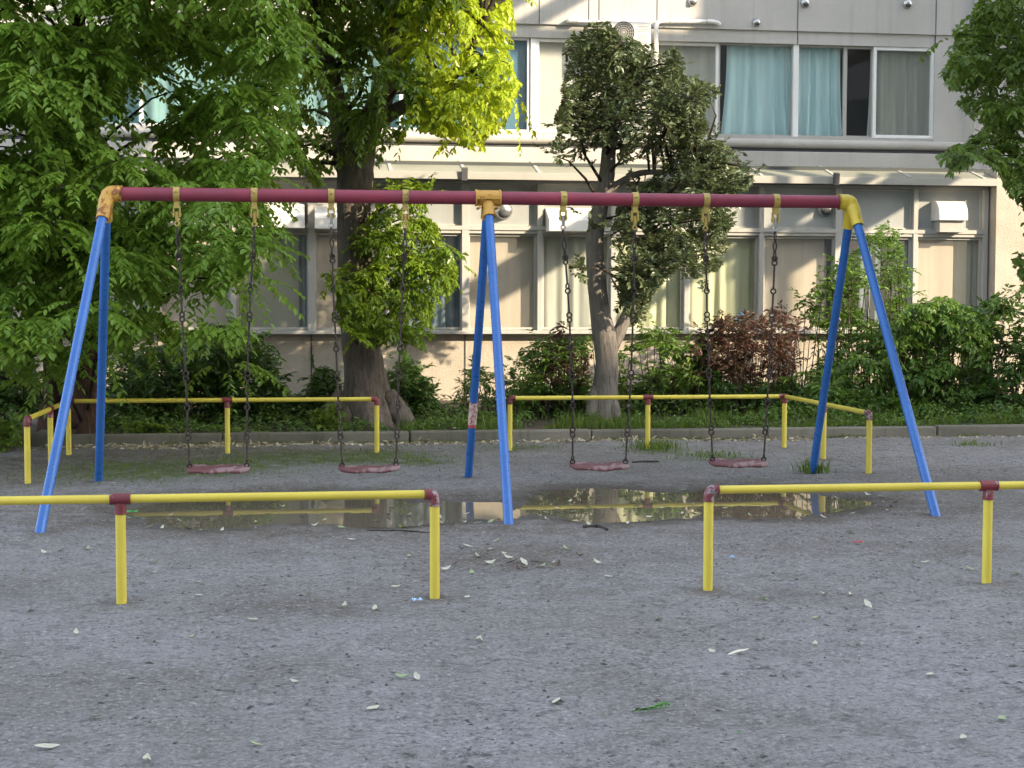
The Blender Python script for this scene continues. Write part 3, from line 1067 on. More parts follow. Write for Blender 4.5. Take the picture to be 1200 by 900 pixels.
for k, (f, top, d) in enumerate(mids):
    lo, _ = leg(f, top)
    if k == 1:
        lo['label'] = 'middle rear leg with a worn red and white sticker'
        q = P(555, 484, f.lerp(top, 0.19).y)
        # centre of the sticker along the leg
        zc = q.z
        u = (zc - f.z) / (top.z - f.z)
        c = f.lerp(top, u)
        ax = (top - f).normalized()
        sm = MB().tube([c - ax * 0.125, c, c + ax * 0.125], 0.0350, 22)
        sm.build('sticker', 'sticker', lo, loc=c - wloc(lo))

hang_px = ((207, 228), (298, 229), (388, 230), (475, 232), (660, 235), (744, 236), (827, 237), (909, 238))
hx = [P(a, b, SY).x for a, b in hang_px]
for i, xh in enumerate(hx):
    mb = MB()
    mb.tube([(xh - 0.023, SY, SZ), (xh + 0.023, SY, SZ)], 0.0565, 22)
    mb.box(xh - 0.020, xh + 0.020, SY - 0.022, SY + 0.022, SZ - 0.10, SZ - 0.045)
    for s in (-1, 1):
        mb.box(xh + s * 0.022 - 0.005, xh + s * 0.022 + 0.005, SY - 0.018, SY + 0.018, SZ - 0.165, SZ - 0.085)
    mb.tube([(xh - 0.034, SY, SZ - 0.145), (xh + 0.034, SY, SZ - 0.145)], 0.009, 10)
    mb.ball((xh, SY - 0.058, SZ + 0.018), 0.009)
    hg = mb.build('hanger', 'yel_hang', swing)
    kb = MB()
    kb.tube([(xh, SY, SZ - 0.125), (xh + 0.002, SY, SZ - 0.17), (xh + 0.004, SY, SZ - 0.20)], [0.017, 0.015, 0.010], 12)
    kb.torus((xh, SY, SZ - 0.213), (0, 1, 0), 0.016, 0.007, 14, 8)
    kb.build('knuckle', 'steel' if i in (2, 4, 7) else 'yel_hang', hg)

# ------------------------------------------------------------------ swings
seat_px = (((222, 545), (289, 544)), ((401, 544), (464, 543)), ((671, 540), (733, 540)), ((835, 537), (895, 537)))
swing_labels = ('swing with long flat pink-worn seat, first from the yellow-orange corner joint',
                'swing with darker bowed red seat, hanging in front of the thick tree trunk',
                'swing with sagging pinkish seat above the dark stick lying on the ground',
                'swing with faded rose seat nearest the sidewise right blue legs')
rs = random.Random(5)
for i in range(4):
    (a, b) = seat_px[i]
    y0 = SY + (0.05, -0.03, 0.08, 0.02)[i]
    A, B = P(a[0], a[1], y0), P(b[0], b[1], y0)
    cx = (A.x + B.x) / 2
    sw = thing('swing', swing_labels[i], 'swing', (cx, y0, min(A.z, B.z) - 0.04))
    # seat: a rounded rubber slab that sags between its two hangers
    ln = 0.462
    nseg = 22
    prof = []
    for k in range(16):
        an = 2 * math.pi * k / 16
        cy, cz = math.cos(an), math.sin(an)
        prof.append((math.copysign(abs(cy) ** 0.35, cy) * 0.085, math.copysign(abs(cz) ** 0.55, cz) * 0.0155))
    sag = (0.004, 0.012, 0.018, 0.010)[i]
    slope = (B.z - A.z) / (B.x - A.x)
    roll = (0.18, 0.12, 0.16, 0.2)[i]
    vs = []
    for j in range(nseg + 1):
        u = -1 + 2 * j / nseg
        e = (1 - max(0, (abs(u) - 0.86) / 0.14) ** 2 * 0.55)
        zc = (A.z + B.z) / 2 - 0.03 + slope * u * ln / 2 - sag * (1 - u * u) + 0.0035 * math.sin(u * 7 + i * 2)
        for (py, pz) in prof:
            py2, pz2 = py * e, pz * e
            vs.append((cx + u * ln / 2, y0 + py2 * math.cos(roll) - pz2 * math.sin(roll), zc + py2 * math.sin(roll) + pz2 * math.cos(roll)))
    m_ = len(prof)
    fs = [(j * m_ + k, j * m_ + (k + 1) % m_, (j + 1) * m_ + (k + 1) % m_, (j + 1) * m_ + k) for j in range(nseg) for k in range(m_)]
    sb = MB()
    sb.add(vs, fs, True)
    sb.add(vs[:m_], [tuple(range(m_ - 1, -1, -1))])
    sb.add(vs[-m_:], [tuple(range(m_))])
    seat = sb.build('seat', 'seat', sw)
    for s, pt in ((-1, A), (1, B)):
        xh = hx[i * 2 + (0 if s < 0 else 1)]
        top = Vector((xh, SY, SZ - 0.235))
        bot = Vector((pt.x, y0, pt.z + 0.005))
        cb = MB()
        nl = 8
        bowx = rs.uniform(-0.012, 0.012)
        pts = []
        for k in range(nl + 1):
            t = k / nl
            p = top.lerp(bot, t)
            p.x += bowx * math.sin(math.pi * t) * 2 + (rs.uniform(-0.003, 0.003) if 0 < k < nl else 0)
            p.y += rs.uniform(-0.006, 0.006)
            pts.append(p)
        for k in range(nl):
            p, q = pts[k], pts[k + 1]
            d = (q - p).normalized()
            yaw = rs.uniform(-0.6, 0.6)
            ax = Vector((math.sin(yaw), math.cos(yaw), 0))
            if k == 0:  # a short length of plain links under the hook
                for g in range(3):
                    c = p.lerp(q, (g + 0.5) / 3)
                    axk = Vector((0, 1, 0)) if g % 2 else Vector((0.9, 0.3, 0))
                    lk = 0.03
                    side = axk.cross(d).normalized() * 0.014
                    ring = [c + d * lk + side * 0.6, c + d * lk * 1.35, c + d * lk - side * 0.6, c - side, c - d * lk - side * 0.6, c - d * lk * 1.35, c - d * lk + side * 0.6, c + side, c + d * lk + side * 0.6]
                    cb.tube(ring, 0.006, 7)
                cb.torus(q - d * 0.012, ax, 0.019, 0.0065, 14, 7)
                continue
            cb.tube([p + d * 0.038, q - d * 0.035], 0.0075, 9)
            cb.torus(p + d * 0.020, ax, 0.019, 0.0065, 14, 7)
            cb.torus(q - d * 0.016, Vector((ax.y, -ax.x, 0.0)) if k % 2 else ax, 0.019, 0.0065, 14, 7)
        cb.torus(bot + Vector((0, 0, -0.012)), (0, 1, 0), 0.016, 0.0065, 14, 7)
        cb.tube([bot + Vector((0, 0, -0.02)), bot + Vector((0, 0, -0.055))], 0.012, 10)
        cb.build('chain', 'chain', sw)


# ------------------------------------------------------------------ school building
YL, YU = 21.0, 21.6


def zl(py, px=700, y=YL):
    return P(px, py, y).z


def xl(px, y=YL, py=270):
    return P(px, py, y).x


XLEFT, XBAY, XEND = -13.0, xl(1155), 26.0
ZS, ZT, ZH = zl(387), zl(270), zl(219)
bld = thing('school_building', 'pale two-storey building with rows of curtained windows behind the trees', 'building', (3.0, YL, 0))

# lower stucco wall, plinth and sill
MB().box(XLEFT, XBAY + 0.02, 21.06, 21.5, -0.4, ZS - 0.05).build('lower_wall', 'stucco', bld)
MB().box(XLEFT, XBAY, 21.0, 21.055, -0.4, P(516, 471, 21.0).z).build('plinth', 'stucco', bld)
MB().box(XLEFT, XBAY, 20.90, 21.30, ZS - 0.05, ZS).build('sill', 'alu', bld, bevel=0.006)
for px in (545, 981, 365, 185):
    x = xl(px, 21.06, 430)
    MB().box(x - 0.008, x + 0.008, 21.052, 21.06, P(516, 470, 21.0).z, ZS - 0.06).build('wall_joint', 'dark', bld)

EDG = [-267, -177, -87, 3, 93, 183, 273, 365, 455, 545, 632, 718, 804, 891, 981, 1071, 1153]
for k, px in enumerate(EDG):
    x = xl(px)
    w = 0.05 if px in (185, 365, 545, 981) else 0.034
    MB().box(x - w, x + w, 20.93, 21.10, ZS, ZH + 0.02).build('mullion', 'alu', bld, bevel=0.004)
tb = MB().box(XLEFT, XBAY, 20.945, 21.09, ZT - 0.055, ZT - 0.012)
tb.box(XLEFT, XBAY, 20.925, 21.09, ZT - 0.010, ZT + 0.045)
tb.build('transom', 'alu', bld)
MB().box(XLEFT, XBAY, 20.93, 21.10, ZH + 0.022, ZH + 0.06).build('head_rail', 'alu', bld)


def curtain_mesh(x0, x1, y, z0, z1, amp, waves, seed, flare=0.0):
    r = random.Random(seed)
    n = max(24, int(waves * 12))
    ph = [r.uniform(0, 6) for _ in range(4)]
    rows = 7
    vs, fs = [], []
    for j in range(rows + 1):
        v = j / rows
        for i in range(n + 1):
            u = i / n
            a = amp * (0.55 + 0.6 * (1 - v))
            yy = y + a * (math.sin(u * waves * 6.283 + ph[0] + 0.6 * math.sin(u * 5 + ph[1])) + 0.45 * math.sin(u * waves * 9.1 + ph[2] + (1 - v) * 0.7))
            xx = x0 + (x1 - x0) * u + flare * (1 - v) ** 2 * (u - 0.5)
            vs.append((xx, yy, z0 + (z1 - z0) * v))
    for j in range(rows):
        for i in range(n):
            fs.append((j * (n + 1) + i, j * (n + 1) + i + 1, (j + 1) * (n + 1) + i + 1, (j + 1) * (n + 1) + i))
    mb = MB()
    mb.add(vs, fs, True)
    return mb


def window(name, x0, x1, z0, z1, y, fw, fmat, gmat, hang, proud=0.03):
    """A framed pane; hang = list of (u0, u1, material, amplitude, waves, flare) behind the glass."""
    fr = MB()
    fr.box(x0, x1, y - proud, y + 0.03, z0, z0 + fw)
    fr.box(x0, x1, y - proud, y + 0.03, z1 - fw, z1)
    fr.box(x0, x0 + fw, y - proud + 0.002, y + 0.028, z0 + fw, z1 - fw)
    fr.box(x1 - fw, x1, y - proud + 0.002, y + 0.028, z0 + fw, z1 - fw)
    w = fr.build(name, fmat, bld, loc=Vector(((x0 + x1) / 2, y, z0)) - bld.location)
    MB().quad((x0 + fw * 0.6, y, z0 + fw * 0.6), (x1 - fw * 0.6, y, z0 + fw * 0.6), (x1 - fw * 0.6, y, z1 - fw * 0.6), (x0 + fw * 0.6, y, z1 - fw * 0.6)).build('glass_pane', gmat, w, recalc=False)
    for k, (u0, u1, mt, amp, wv, fl) in enumerate(hang):
        a, b = x0 + (x1 - x0) * u0, x0 + (x1 - x0) * u1
        nm = 'blind' if 'blind' in mt or mt in ('beige', 'olive') else 'curtain'
        if mt == 'blueblind':
            mb = MB()
            nz = 30
            for q in range(nz):
                za = z0 + (z1 - z0) * q / nz
                zb = z0 + (z1 - z0) * (q + 0.93) / nz
                mb.quad((a, y + 0.10, za), (b, y + 0.10, za), (b, y + 0.07, zb), (a, y + 0.07, zb))
            mb.build(nm, mt, w)
        else:
            curtain_mesh(a, b, y + 0.10 + 0.03 * k, z0 - 0.02, z1 + 0.03, amp, wv, hash((round(x0, 2), k)) % 1000, fl).build(nm, mt, w)
    return w


BLND = lambda m_, u0=0, u1=1: (u0, u1, m_, 0.002, 2, 0)
lower_style = {
    -267: [(0, 1, 'greygreen', 0.02, 5, 0)], -177: [BLND('beige')], -87: [(0, 1, 'yellowgreen', 0.02, 5, 0)],
    3: [BLND('beige')], 93: [(0, 1, 'greygreen', 0.02, 5, 0)], 183: [BLND('beige')],
    273: [BLND('olive', 0, 0.86), (0.70, 1.0, 'bluedark', 0.02, 3, 0)], 365: [BLND('beige')], 455: [(0, 1, 'bluedark', 0.018, 6, 0)],
    545: [BLND('beige')], 632: [(0, 1, 'greygreen', 0.022, 5, 0)], 718: [(0, 1, 'yellowgreen', 0.02, 5, 0)],
    804: [(0, 1, 'yellowgreen', 0.022, 5, 0)], 891: [BLND('beige', 0, 0.90)], 981: [(0.30, 0.62, 'bluedark', 0.02, 3, 0), (0.78, 1, 'greygreen', 0.02, 2, 0)],
    1071: [BLND('beige', 0, 0.62), (0.60, 1, 'olive', 0.015, 3, 0)],
}
for a, b in zip(EDG[:-1], EDG[1:]):
    window('window', xl(a) + 0.036, xl(b) - 0.036, ZS + 0.01, ZT - 0.06, 21.02, 0.032, 'alu', 'glass' if a in (718, 804, 455) else 'glass_dirty', lower_style[a])
    pm = MB().box(xl(a) + 0.036, xl(b) - 0.036, 21.03, 21.07, ZT + 0.048, ZH + 0.02)
    pn = pm.build('transom_panel', 'panel', bld)
    pf = MB()
    x0, x1, z0, z1 = xl(a) + 0.036, xl(b) - 0.036, ZT + 0.05, ZH + 0.018
    for q in ((x0 + 0.001, x1 - 0.001, z0, z0 + 0.024), (x0 + 0.001, x1 - 0.001, z1 - 0.024, z1), (x0 + 0.001, x0 + 0.026, z0 + 0.024, z1 - 0.024), (x1 - 0.026, x1 - 0.001, z0 + 0.024, z1 - 0.024)):
        pf.box(q[0], q[1], 21.012, 21.032, q[2], q[3])
    pf.build('panel_frame', 'alu', pn)

# ventilation boxes hung under the eave, dome vents, cooker hood outlet
for px0, px1, pt, pb in ((302, 357, 238, 267), (369, 397, 240, 268), (643, 703, 243, 271), (500, 541, 262, 268)):
    if pb - pt < 10:
        continue
    x0, x1 = xl(px0, 20.7), xl(px1, 20.7)
    zt_, zb_ = P((px0 + px1) / 2, pt, 20.9).z, P((px0 + px1) / 2, pb, 20.66).z
    zm = zt_ + (zb_ - zt_) * 0.52
    v = MB().prism_x([(21.01, zt_), (20.68, zm), (20.66, zm - 0.012), (20.66, zb_), (21.01, zb_)], x0, x1)
    v.build('vent_box', 'plastic', bld, bevel=0.006)


def dome(px, py, rpx, y, hole=True, mat='steel'):
    c = P(px, py, y - 0.03)
    r = rpx / F * y
    vs, fs = [], []
    seg, rings = 18, 7
    for i in range(rings + 1):
        th = math.pi / 2 * i / rings
        for k in range(seg):
            an = 2 * math.pi * k / seg
            vs.append((c.x + r * math.sin(th) * math.cos(an), y - r * 0.9 * math.cos(th), c.z + r * math.sin(th) * math.sin(an)))
    for i in range(rings):
        for k in range(seg):
            fs.append((i * seg + k, (i + 1) * seg + k, (i + 1) * seg + (k + 1) % seg, i * seg + (k + 1) % seg))
    mb = MB()
    mb.add(vs, fs, True)
    o = mb.build('vent_cap', mat, bld)
    # mouth: dark lens on the lower front
    mm = MB()
    mm.ball((c.x, y - r * 0.62, c.z - r * 0.42), r * 0.62, r * 0.42, r * 0.44)
    mm.build('vent_mouth', 'dark', o)
    return o


dome(590, 246, 11.5, 21.03)
dome(967, 244, 10, 21.03)
dome(887, 26, 5.2, 21.57)
dome(812, 1, 6, 21.57)
dome(944, 3, 6, 21.57)
dome(1064, 4, 6, 21.57)
x0, x1 = xl(1100, 20.75), xl(1133, 20.75)
zt_, zm, zb_ = P(1116, 236, 20.95).z, P(1116, 258, 20.75).z, P(1116, 272, 20.8).z
prof = [(21.03, zt_)]
for k in range(9):
    an = math.pi / 2 * k / 8
    prof.append((20.92 - 0.20 * math.sin(an), zm + 0.05 + (zt_ - zm - 0.05) * math.cos(an)))
prof += [(20.72, zm), (21.03, zm)]
hood = MB().prism_x(prof, x0, x1, False).build('vent_hood', 'plastic', bld)
MB().box(x0 + 0.03, x1 - 0.035, 20.78, 21.02, zb_, zm - 0.004).build('vent_duct', 'alu', hood)

# eave, sloping glazing and ledge
zf0, zf1 = P(700, 212, 20.70).z, P(700, 203.5, 20.70).z
MB().box(XLEFT, XBAY + 0.03, 20.70, 20.75, zf0, zf1).build('eave_fascia', 'fascia', bld, bevel=0.005)
MB().box(XLEFT, XBAY + 0.02, 20.752, 21.12, ZH + 0.062, zf1 - 0.03).build('eave_soffit', 'dark', bld)  # dark colour paints the shade gap under the eave
zg = P(700, 190.5, 21.46).z
gl = MB()
gl.add([(XLEFT, 20.715, zf1 + 0.002), (XBAY + 0.02, 20.715, zf1 + 0.002), (XBAY + 0.02, 21.46, zg), (XLEFT, 21.46, zg), (XLEFT, 20.715, zf1 - 0.03), (XBAY + 0.02, 20.715, zf1 - 0.03), (XBAY + 0.02, 21.46, zg - 0.03), (XLEFT, 21.46, zg - 0.03)],
       [(0, 1, 2, 3), (7, 6, 5, 4), (0, 4, 5, 1), (2, 6, 7, 3), (1, 5, 6, 2), (0, 3, 7, 4)])
gl.build('sloping_glazing', 'skyglass', bld)
for px in [545 + 87 * k for k in range(-8, 8)]:
    x = xl(px, 20.72, 203)
    rb = MB()
    w, h = 0.022, 0.010
    vs = []
    for (yy, zz) in ((20.715, zf1 + 0.004), (21.458, zg + 0.002)):
        vs += [(x - w, yy, zz), (x + w, yy, zz), (x + w, yy, zz + h), (x - w, yy, zz + h)]
    rb.add(vs, [(0, 1, 2, 3), (7, 6, 5, 4), (0, 4, 5, 1), (1, 5, 6, 2), (2, 6, 7, 3), (3, 7, 4, 0)])
    rb.build('rafter', 'alu', bld)
for px in (185, 363, 545, 981):
    x = xl(px, 20.66, 205)
    bk = MB().prism_x([(20.69, P(700, 198, 20.66).z), (20.64, P(700, 200, 20.66).z), (20.66, zf0 - 0.02), (20.69, zf0 - 0.02)], x - 0.045, x + 0.035)
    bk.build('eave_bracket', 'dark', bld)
zl0, zl1 = P(800, 190.5, 21.44).z, P(800, 175.5, 21.44).z
XLED = xl(1150, 21.44, 180)
MB().box(XLEFT, XLED, 21.44, 21.70, zl0 - 0.05, zl1).build('ledge', 'ledge', bld, bevel=0.01)
zr0, zr1 = P(800, 171, 21.45).z, P(800, 160.5, 21.45).z
rr = (zr1 - zr0) / 2
pr = [(21.64, zr1)] + [(21.50 - rr * math.sin(math.pi * k / 10), (zr0 + zr1) / 2 + rr * math.cos(math.pi * k / 10)) for k in range(11)] + [(21.64, zr0)]
MB().prism_x(pr, XLEFT, xl(1131, 21.45, 165), False).build('rounded_sill', 'ledge', bld)
MB().box(XLEFT, XLED, 21.52, 21.66, zl1 + 0.002, zr0 - 0.002).build('ledge_shade', 'dark', bld)  # dark strip painting the shadow below the rounded sill

# upper wall
zu0, zu1 = P(850, 158.5, YU).z, P(850, 49.5, YU).z
zlin = P(850, 34, 21.57).z
XW = xl(1095, YU, 100)
MB().box(XLEFT, XEND, 21.57, 21.9, zlin, 9.6).build('upper_wall', 'upper', bld)
MB().box(XLEFT, XW, 21.605, 21.898, zu1, zlin - 0.002).build('lintel', 'upper', bld)
MB().box(XW, XEND, 21.60, 21.9, zl0 - 1.0, zlin - 0.002).build('side_wall', 'upper', bld)
for px in (-100, 160, 400, 632, 690, 702, 770, 935, 1097):
    xx = xl(px, 21.57, 15)
    MB().box(xx - 0.006, xx + 0.006, 21.566, 21.57, zlin + 0.004, 9.55).build('panel_joint', 'dark', bld)
for px in (160, 770, 935):
    xx = xl(px, 21.6, 40)
    MB().box(xx - 0.006, xx + 0.006, 21.601, 21.605, zu1 + 0.004, zlin - 0.006).build('panel_joint', 'dark', bld)
MB().box(XW - 0.008, XW + 0.008, 21.594, 21.60, zu1, zlin - 0.006).build('panel_joint', 'dark', bld)
MB().tube([(xl(1142, 21.52, 140), 21.54, zr0), (xl(1142, 21.52, 140), 21.54, P(1142, 95, 21.54).z), (xl(1142, 21.52, 140), 21.54, 9.4)], 0.028, 14).build('downpipe', 'alu', bld)
# upper windows
yw = 21.68
MB().box(XLEFT, XW, 21.62, 21.75, zu0 - 0.045, zu0).build('upper_sill', 'alu', bld)


def ux(px):
    return xl(px, yw, 100)


for px in (-290, 15, 320, 624.5, 931.5):
    MB().box(ux(px) - 0.04, ux(px) + 0.04, 21.63, 21.74, zu0, zu1).build('upper_mullion', 'white', bld, bevel=0.004)


def upper(px0, px1, mat, hang, glass='glass', fw=0.03, out=0.03, y=yw):
    return window('upper_window', ux(px0), ux(px1), zu0 + 0.004, zu1 - 0.004, y, fw, mat, glass, hang, out)


CY = lambda u0=0, u1=1, fl=0.0: (u0, u1, 'cyan', 0.028, 5, fl)
for b0 in (-290, 15, 320):
    upper(b0 + 4, b0 + 152, 'white', [(0, 1, 'cyan_shade', 0.028, 5, 0)], y=yw + 0.035)
    upper(b0 + 148, b0 + 300, 'white', [(0, 1, 'blueblind', 0, 0, 0)] if b0 == 320 else [(0, 1, 'cyan_shade', 0.028, 5, 0)])
upper(628, 737, 'white', [BLND('greyblind')], 'glass_dirty', 0.04, 0.04)
upper(733, 842, 'white', [(0, 1, 'greygreen', 0.02, 5, 0), ], 'glass_dirty', 0.04, 0.04, yw + 0.035)
upper(842, 929, 'alu', [CY(0.14, 1.0, 0.18)], y=yw + 0.02, fw=0.02)
upper(934, 990, 'alu', [CY(0, 0.96, 0.10)], y=yw + 0.02, fw=0.022)
upper(990, 1023, 'alu', [], y=yw + 0.02, fw=0.03)
upper(1022, 1093, 'white', [(0, 1, 'greygreen', 0.028, 5, 0.1)], 'glass_mesh', 0.045, 0.055)

# right-hand pier, inner walls and floors
MB().box(XBAY + 0.035, XEND, 20.74, 21.58, -0.4, P(1160, 199, 20.74).z).build('end_pier', 'stucco', bld)
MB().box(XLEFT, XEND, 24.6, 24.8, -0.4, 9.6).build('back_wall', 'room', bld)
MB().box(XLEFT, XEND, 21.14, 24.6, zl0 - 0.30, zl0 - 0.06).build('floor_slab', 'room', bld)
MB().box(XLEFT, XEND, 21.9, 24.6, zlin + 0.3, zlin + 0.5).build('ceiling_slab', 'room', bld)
MB().box(XLEFT, XEND, 21.5, 24.8, 9.6, 9.8).build('roof', 'upper', bld)
MB().box(XLEFT - 0.2, XLEFT, 21.0, 24.8, -0.4, 9.6).build('end_wall', 'upper', bld)
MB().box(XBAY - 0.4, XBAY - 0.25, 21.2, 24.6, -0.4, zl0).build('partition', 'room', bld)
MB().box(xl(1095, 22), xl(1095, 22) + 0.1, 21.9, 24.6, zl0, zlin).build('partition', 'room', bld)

# air conditioner and its pipes, small jug on a window sill
ac0, ac1 = P(714, 58, 21.25), P(763, 25.5, 21.25)
ac = thing('air_conditioner', 'white outdoor air conditioner unit behind the dark tree top', 'air conditioner', ((ac0.x + ac1.x) / 2, 21.4, ac0.z))
MB().box(ac0.x, ac1.x, 21.25, 21.53, ac0.z, ac1.z).build('casing', 'plastic', ac, bevel=0.012)
fc = P(731, 38, 21.245)
fg = MB()
for rr_ in (0.04, 0.07, 0.10, 0.13, 0.155):
    fg.torus((fc.x, 21.243, fc.z), (0, 1, 0), rr_, 0.0035, 24, 5)
for k in range(8):
    an = math.pi * k / 8
    fg.tube([(fc.x - 0.155 * math.cos(an), 21.241, fc.z - 0.155 * math.sin(an)), (fc.x + 0.155 * math.cos(an), 21.241, fc.z + 0.155 * math.sin(an))], 0.0025, 5)
fg.build('fan_grille', 'alu', ac)
MB().tube([(fc.x, 21.252, fc.z), (fc.x, 21.246, fc.z)], 0.158, 28).build('fan_opening', 'dark', ac)
lv = MB()
for k in range(9):
    z = ac0.z + 0.06 + k * 0.033
    lv.box(P(748, 30, 21.245).x, ac1.x - 0.03, 21.243, 21.252, z, z + 0.012)
lv.build('louvre', 'alu', ac)
bk = MB()
for xx in (ac0.x + 0.08, ac1.x - 0.08):
    bk.box(xx - 0.015, xx + 0.015, 21.22, 21.60, ac0.z - 0.035, ac0.z - 0.002)
bk.build('bracket', 'alu', ac)
pp = thing('pipe', 'thick white horizontal pipe with a rounded end on the upper wall', 'pipe', tuple(P(769, 25, 21.5)))
q = [P(769, 95, 21.52), P(769, 30, 21.52), P(771, 26, 21.52), P(776, 25, 21.52), P(835, 25.3, 21.52), P(841, 26.5, 21.52), P(843, 29, 21.54)]
MB().tube([p.lerp(r_, k / 4) for p, r_ in zip(q[:-1], q[1:]) for k in range(4)] + [q[-1]], 0.030, 14).build('tube', 'plastic', pp)
for px in (785, 828):
    c = P(px, 25.2, 21.52)
    MB().torus(c, (1, 0, 0), 0.032, 0.006, 14, 6).build('pipe_clip', 'alu', pp)
p2 = thing('pipe', 'thin white pipe running left from the air conditioner', 'pipe', tuple(P(670, 25, 21.5)))
MB().tube([P(667, 25, 21.53), P(700, 25.4, 21.53), P(762, 26, 21.53)], 0.016, 12).build('tube', 'plastic', p2)
c = P(671, 24.5, 21.53)
MB().box(c.x - 0.08, c.x + 0.09, 21.46, 21.568, c.z - 0.03, c.z + 0.035).build('pipe_cover', 'plastic', p2, bevel=0.02)
jc = P(869, 383, 21.09)
jug = thing('jug', 'small pale blue jug on the sill inside the yellow-green curtained window', 'jug', (jc.x, 21.085, ZS + 0.03))
jb = MB()
prof = [(0.030, 0.0), (0.033, 0.05), (0.033, 0.13), (0.026, 0.16), (0.018, 0.175), (0.018, 0.20)]
jb.tube([(jc.x, 21.085, ZS + 0.03 + z * 1.25) for _, z in prof], [r_ * 1.35 for r_, _ in prof], 16)
jb.build('jug_body', 'lightblue', jug)
MB().tube([(jc.x - 0.04, 21.085, ZS + 0.22), (jc.x - 0.085, 21.085, ZS + 0.20), (jc.x - 0.085, 21.085, ZS + 0.11), (jc.x - 0.043, 21.085, ZS + 0.08)], 0.009, 8).build('handle', 'lightblue', jug)

# ------------------------------------------------------------------ unseen block added to shade the playground
blk = thing('shade_block', 'unseen grey stepped block added behind the viewer to shade the playground', 'building', (40, -22, 0))
MB().box(-8, 41.2, -34, -20, 0, 42).build('tower', 'block', blk)
MB().box(41.3, 92, -34, -20, 0, 24.7).build('wing', 'block', blk)
MB().box(41.32, 92.2, -34.2, -19.8, 24.71, 24.9).build('roof', 'block', blk)
wsrc = None
for fl in range(6):
    for k in range(11):
        x = -4 + k * 8.4
        if wsrc is None:
            wsrc = MB().box(x, x + 3.6, -20.0, -19.95, 1.2, 2.9).build('window', 'blockwin', blk, loc=Vector((x, -20, 1.2)) - blk.location)
            continue
        o = wsrc.copy()
        COL.objects.link(o)
        o.parent = blk
        o.location = Vector((x, -20, 1.2 + fl * 3.6)) - blk.location
# unseen frame past the right edge, added to cast the facade's shadow bands
cn = thing('shade_frame', 'unseen wall, slabs and bars on posts, added beyond the right frame edge to shade the facade', 'building', (18.0, 12.0, 0))
MB().box(17.2, 29.0, 11.2, 12.0, 9.85, 20.0).build('wall', 'upper', cn)
for bx_ in (10.24, 11.0):
    MB().box(bx_, bx_ + 0.20, 14.3, 20.6, 9.9, 10.06).build('beam', 'alu', cn)
MB().box(10.0, 10.55, 14.0, 20.55, 6.0, 6.22).build('shade_slab', 'upper', cn)
MB().box(13.3, 14.05, 14.57, 16.6, 6.0, 6.2).build('shade_slab', 'upper', cn)
MB().box(12.75, 12.87, 13.4, 16.6, 6.02, 6.14).build('beam', 'alu', cn)
MB().box(12.88, 13.29, 15.0, 15.1, 6.04, 6.12).build('beam', 'alu', cn)
for px_, py_ in ((17.35, 11.6), (28.8, 11.6), (23.0, 11.6)):
    MB().box(px_ - 0.09, px_ + 0.09, py_ - 0.09, py_ + 0.09, 0, 9.849).build('post', 'alu', cn)
MB().box(13.5, 13.62, 20.34, 20.46, 0, 10.1).build('post', 'alu', cn)
MB().box(13.5, 13.62, 14.44, 14.56, 0, 10.1).build('post', 'alu', cn)
for yy_ in (14.5, 20.4):
    MB().box(10.2, 13.49, yy_ - 0.06, yy_ + 0.06, 9.74, 9.89).build('beam', 'alu', cn)
MB().box(10.56, 13.49, 20.3, 20.45, 6.02, 6.17).build('beam', 'alu', cn)

# ------------------------------------------------------------------ trees


def path_px(pts):
    return [P(px, py, y) for px, py, y in pts]


def smooth_path(pts, rad, sub=5):
    out, rs_ = [], []
    n = len(pts)
    for i in range(n - 1):
        p0, p1, p2_, p3 = pts[max(i - 1, 0)], pts[i], pts[i + 1], pts[min(i + 2, n - 1)]
        for k in range(sub):
            t = k / sub
            out.append(0.5 * ((2 * p1) + (p2_ - p0) * t + (2 * p0 - 5 * p1 + 4 * p2_ - p3) * t * t + (3 * p1 - p0 - 3 * p2_ + p3) * t ** 3))
            rs_.append(rad[i] * (1 - t) + rad[i + 1] * t)
    return out + [pts[-1]], rs_ + [rad[-1]]


def trunk(mb, pts, rad, wob=0.07, seg=18, seed=1):
    p, r_ = smooth_path([Vector(q) for q in pts], rad)
    mb.tube(p, r_, seg, wob=wob, rng=random.Random(seed))
    return p


def merge_leaves(sets):
    vs, ls, cs, ts = [], [], [], []
    off = 0
    for s_ in sets:
        v, l, c, t = leaf_mesh(*s_[:6], **(s_[6] if len(s_) > 6 else {}))
        vs.append(v)
        ls.append(l + off)
        cs.append(c)
        ts.append(t)
        off += len(v)
    return np.concatenate(vs), np.concatenate(ls), np.concatenate(cs), np.concatenate(ts)


def add_leaves(name, sets, mat, parent):
    v, l, c, t = merge_leaves(sets)
    return np_mesh(name, v, l, c, mat, parent, attrs={'tint': t})


def limbs_to(mb, centres, spine, r0=0.035, seed=0, every=1):
    """Limbs leave the stem below each clump and reach it in an upward bow."""
    r = random.Random(seed)
    sp = np.array([tuple(p) for p in spine])
    for c in centres[::every]:
        d = np.linalg.norm((sp - c) * np.array([1, 1, 1.0]) + np.array([0, 0, 0.35]) * np.linalg.norm(sp[:, :2] - c[:2], axis=1)[:, None], axis=1)
        a = Vector(sp[int(np.argmin(d))])
        b = Vector(c)
        dist = (b - a).length
        m1 = a.lerp(b, 0.35) + Vector((r.uniform(-.1, .1), r.uniform(-.1, .1), 0.10 * dist))
        m2 = a.lerp(b, 0.7) + Vector((r.uniform(-.08, .08), r.uniform(-.08, .08), 0.10 * dist))
        k = min(1.0, dist / 1.5)
        mb.tube([a, m1, m2, b], [r0 * (0.5 + 0.5 * k), r0 * 0.65, r0 * 0.4, r0 * 0.15], 7, cap=False)


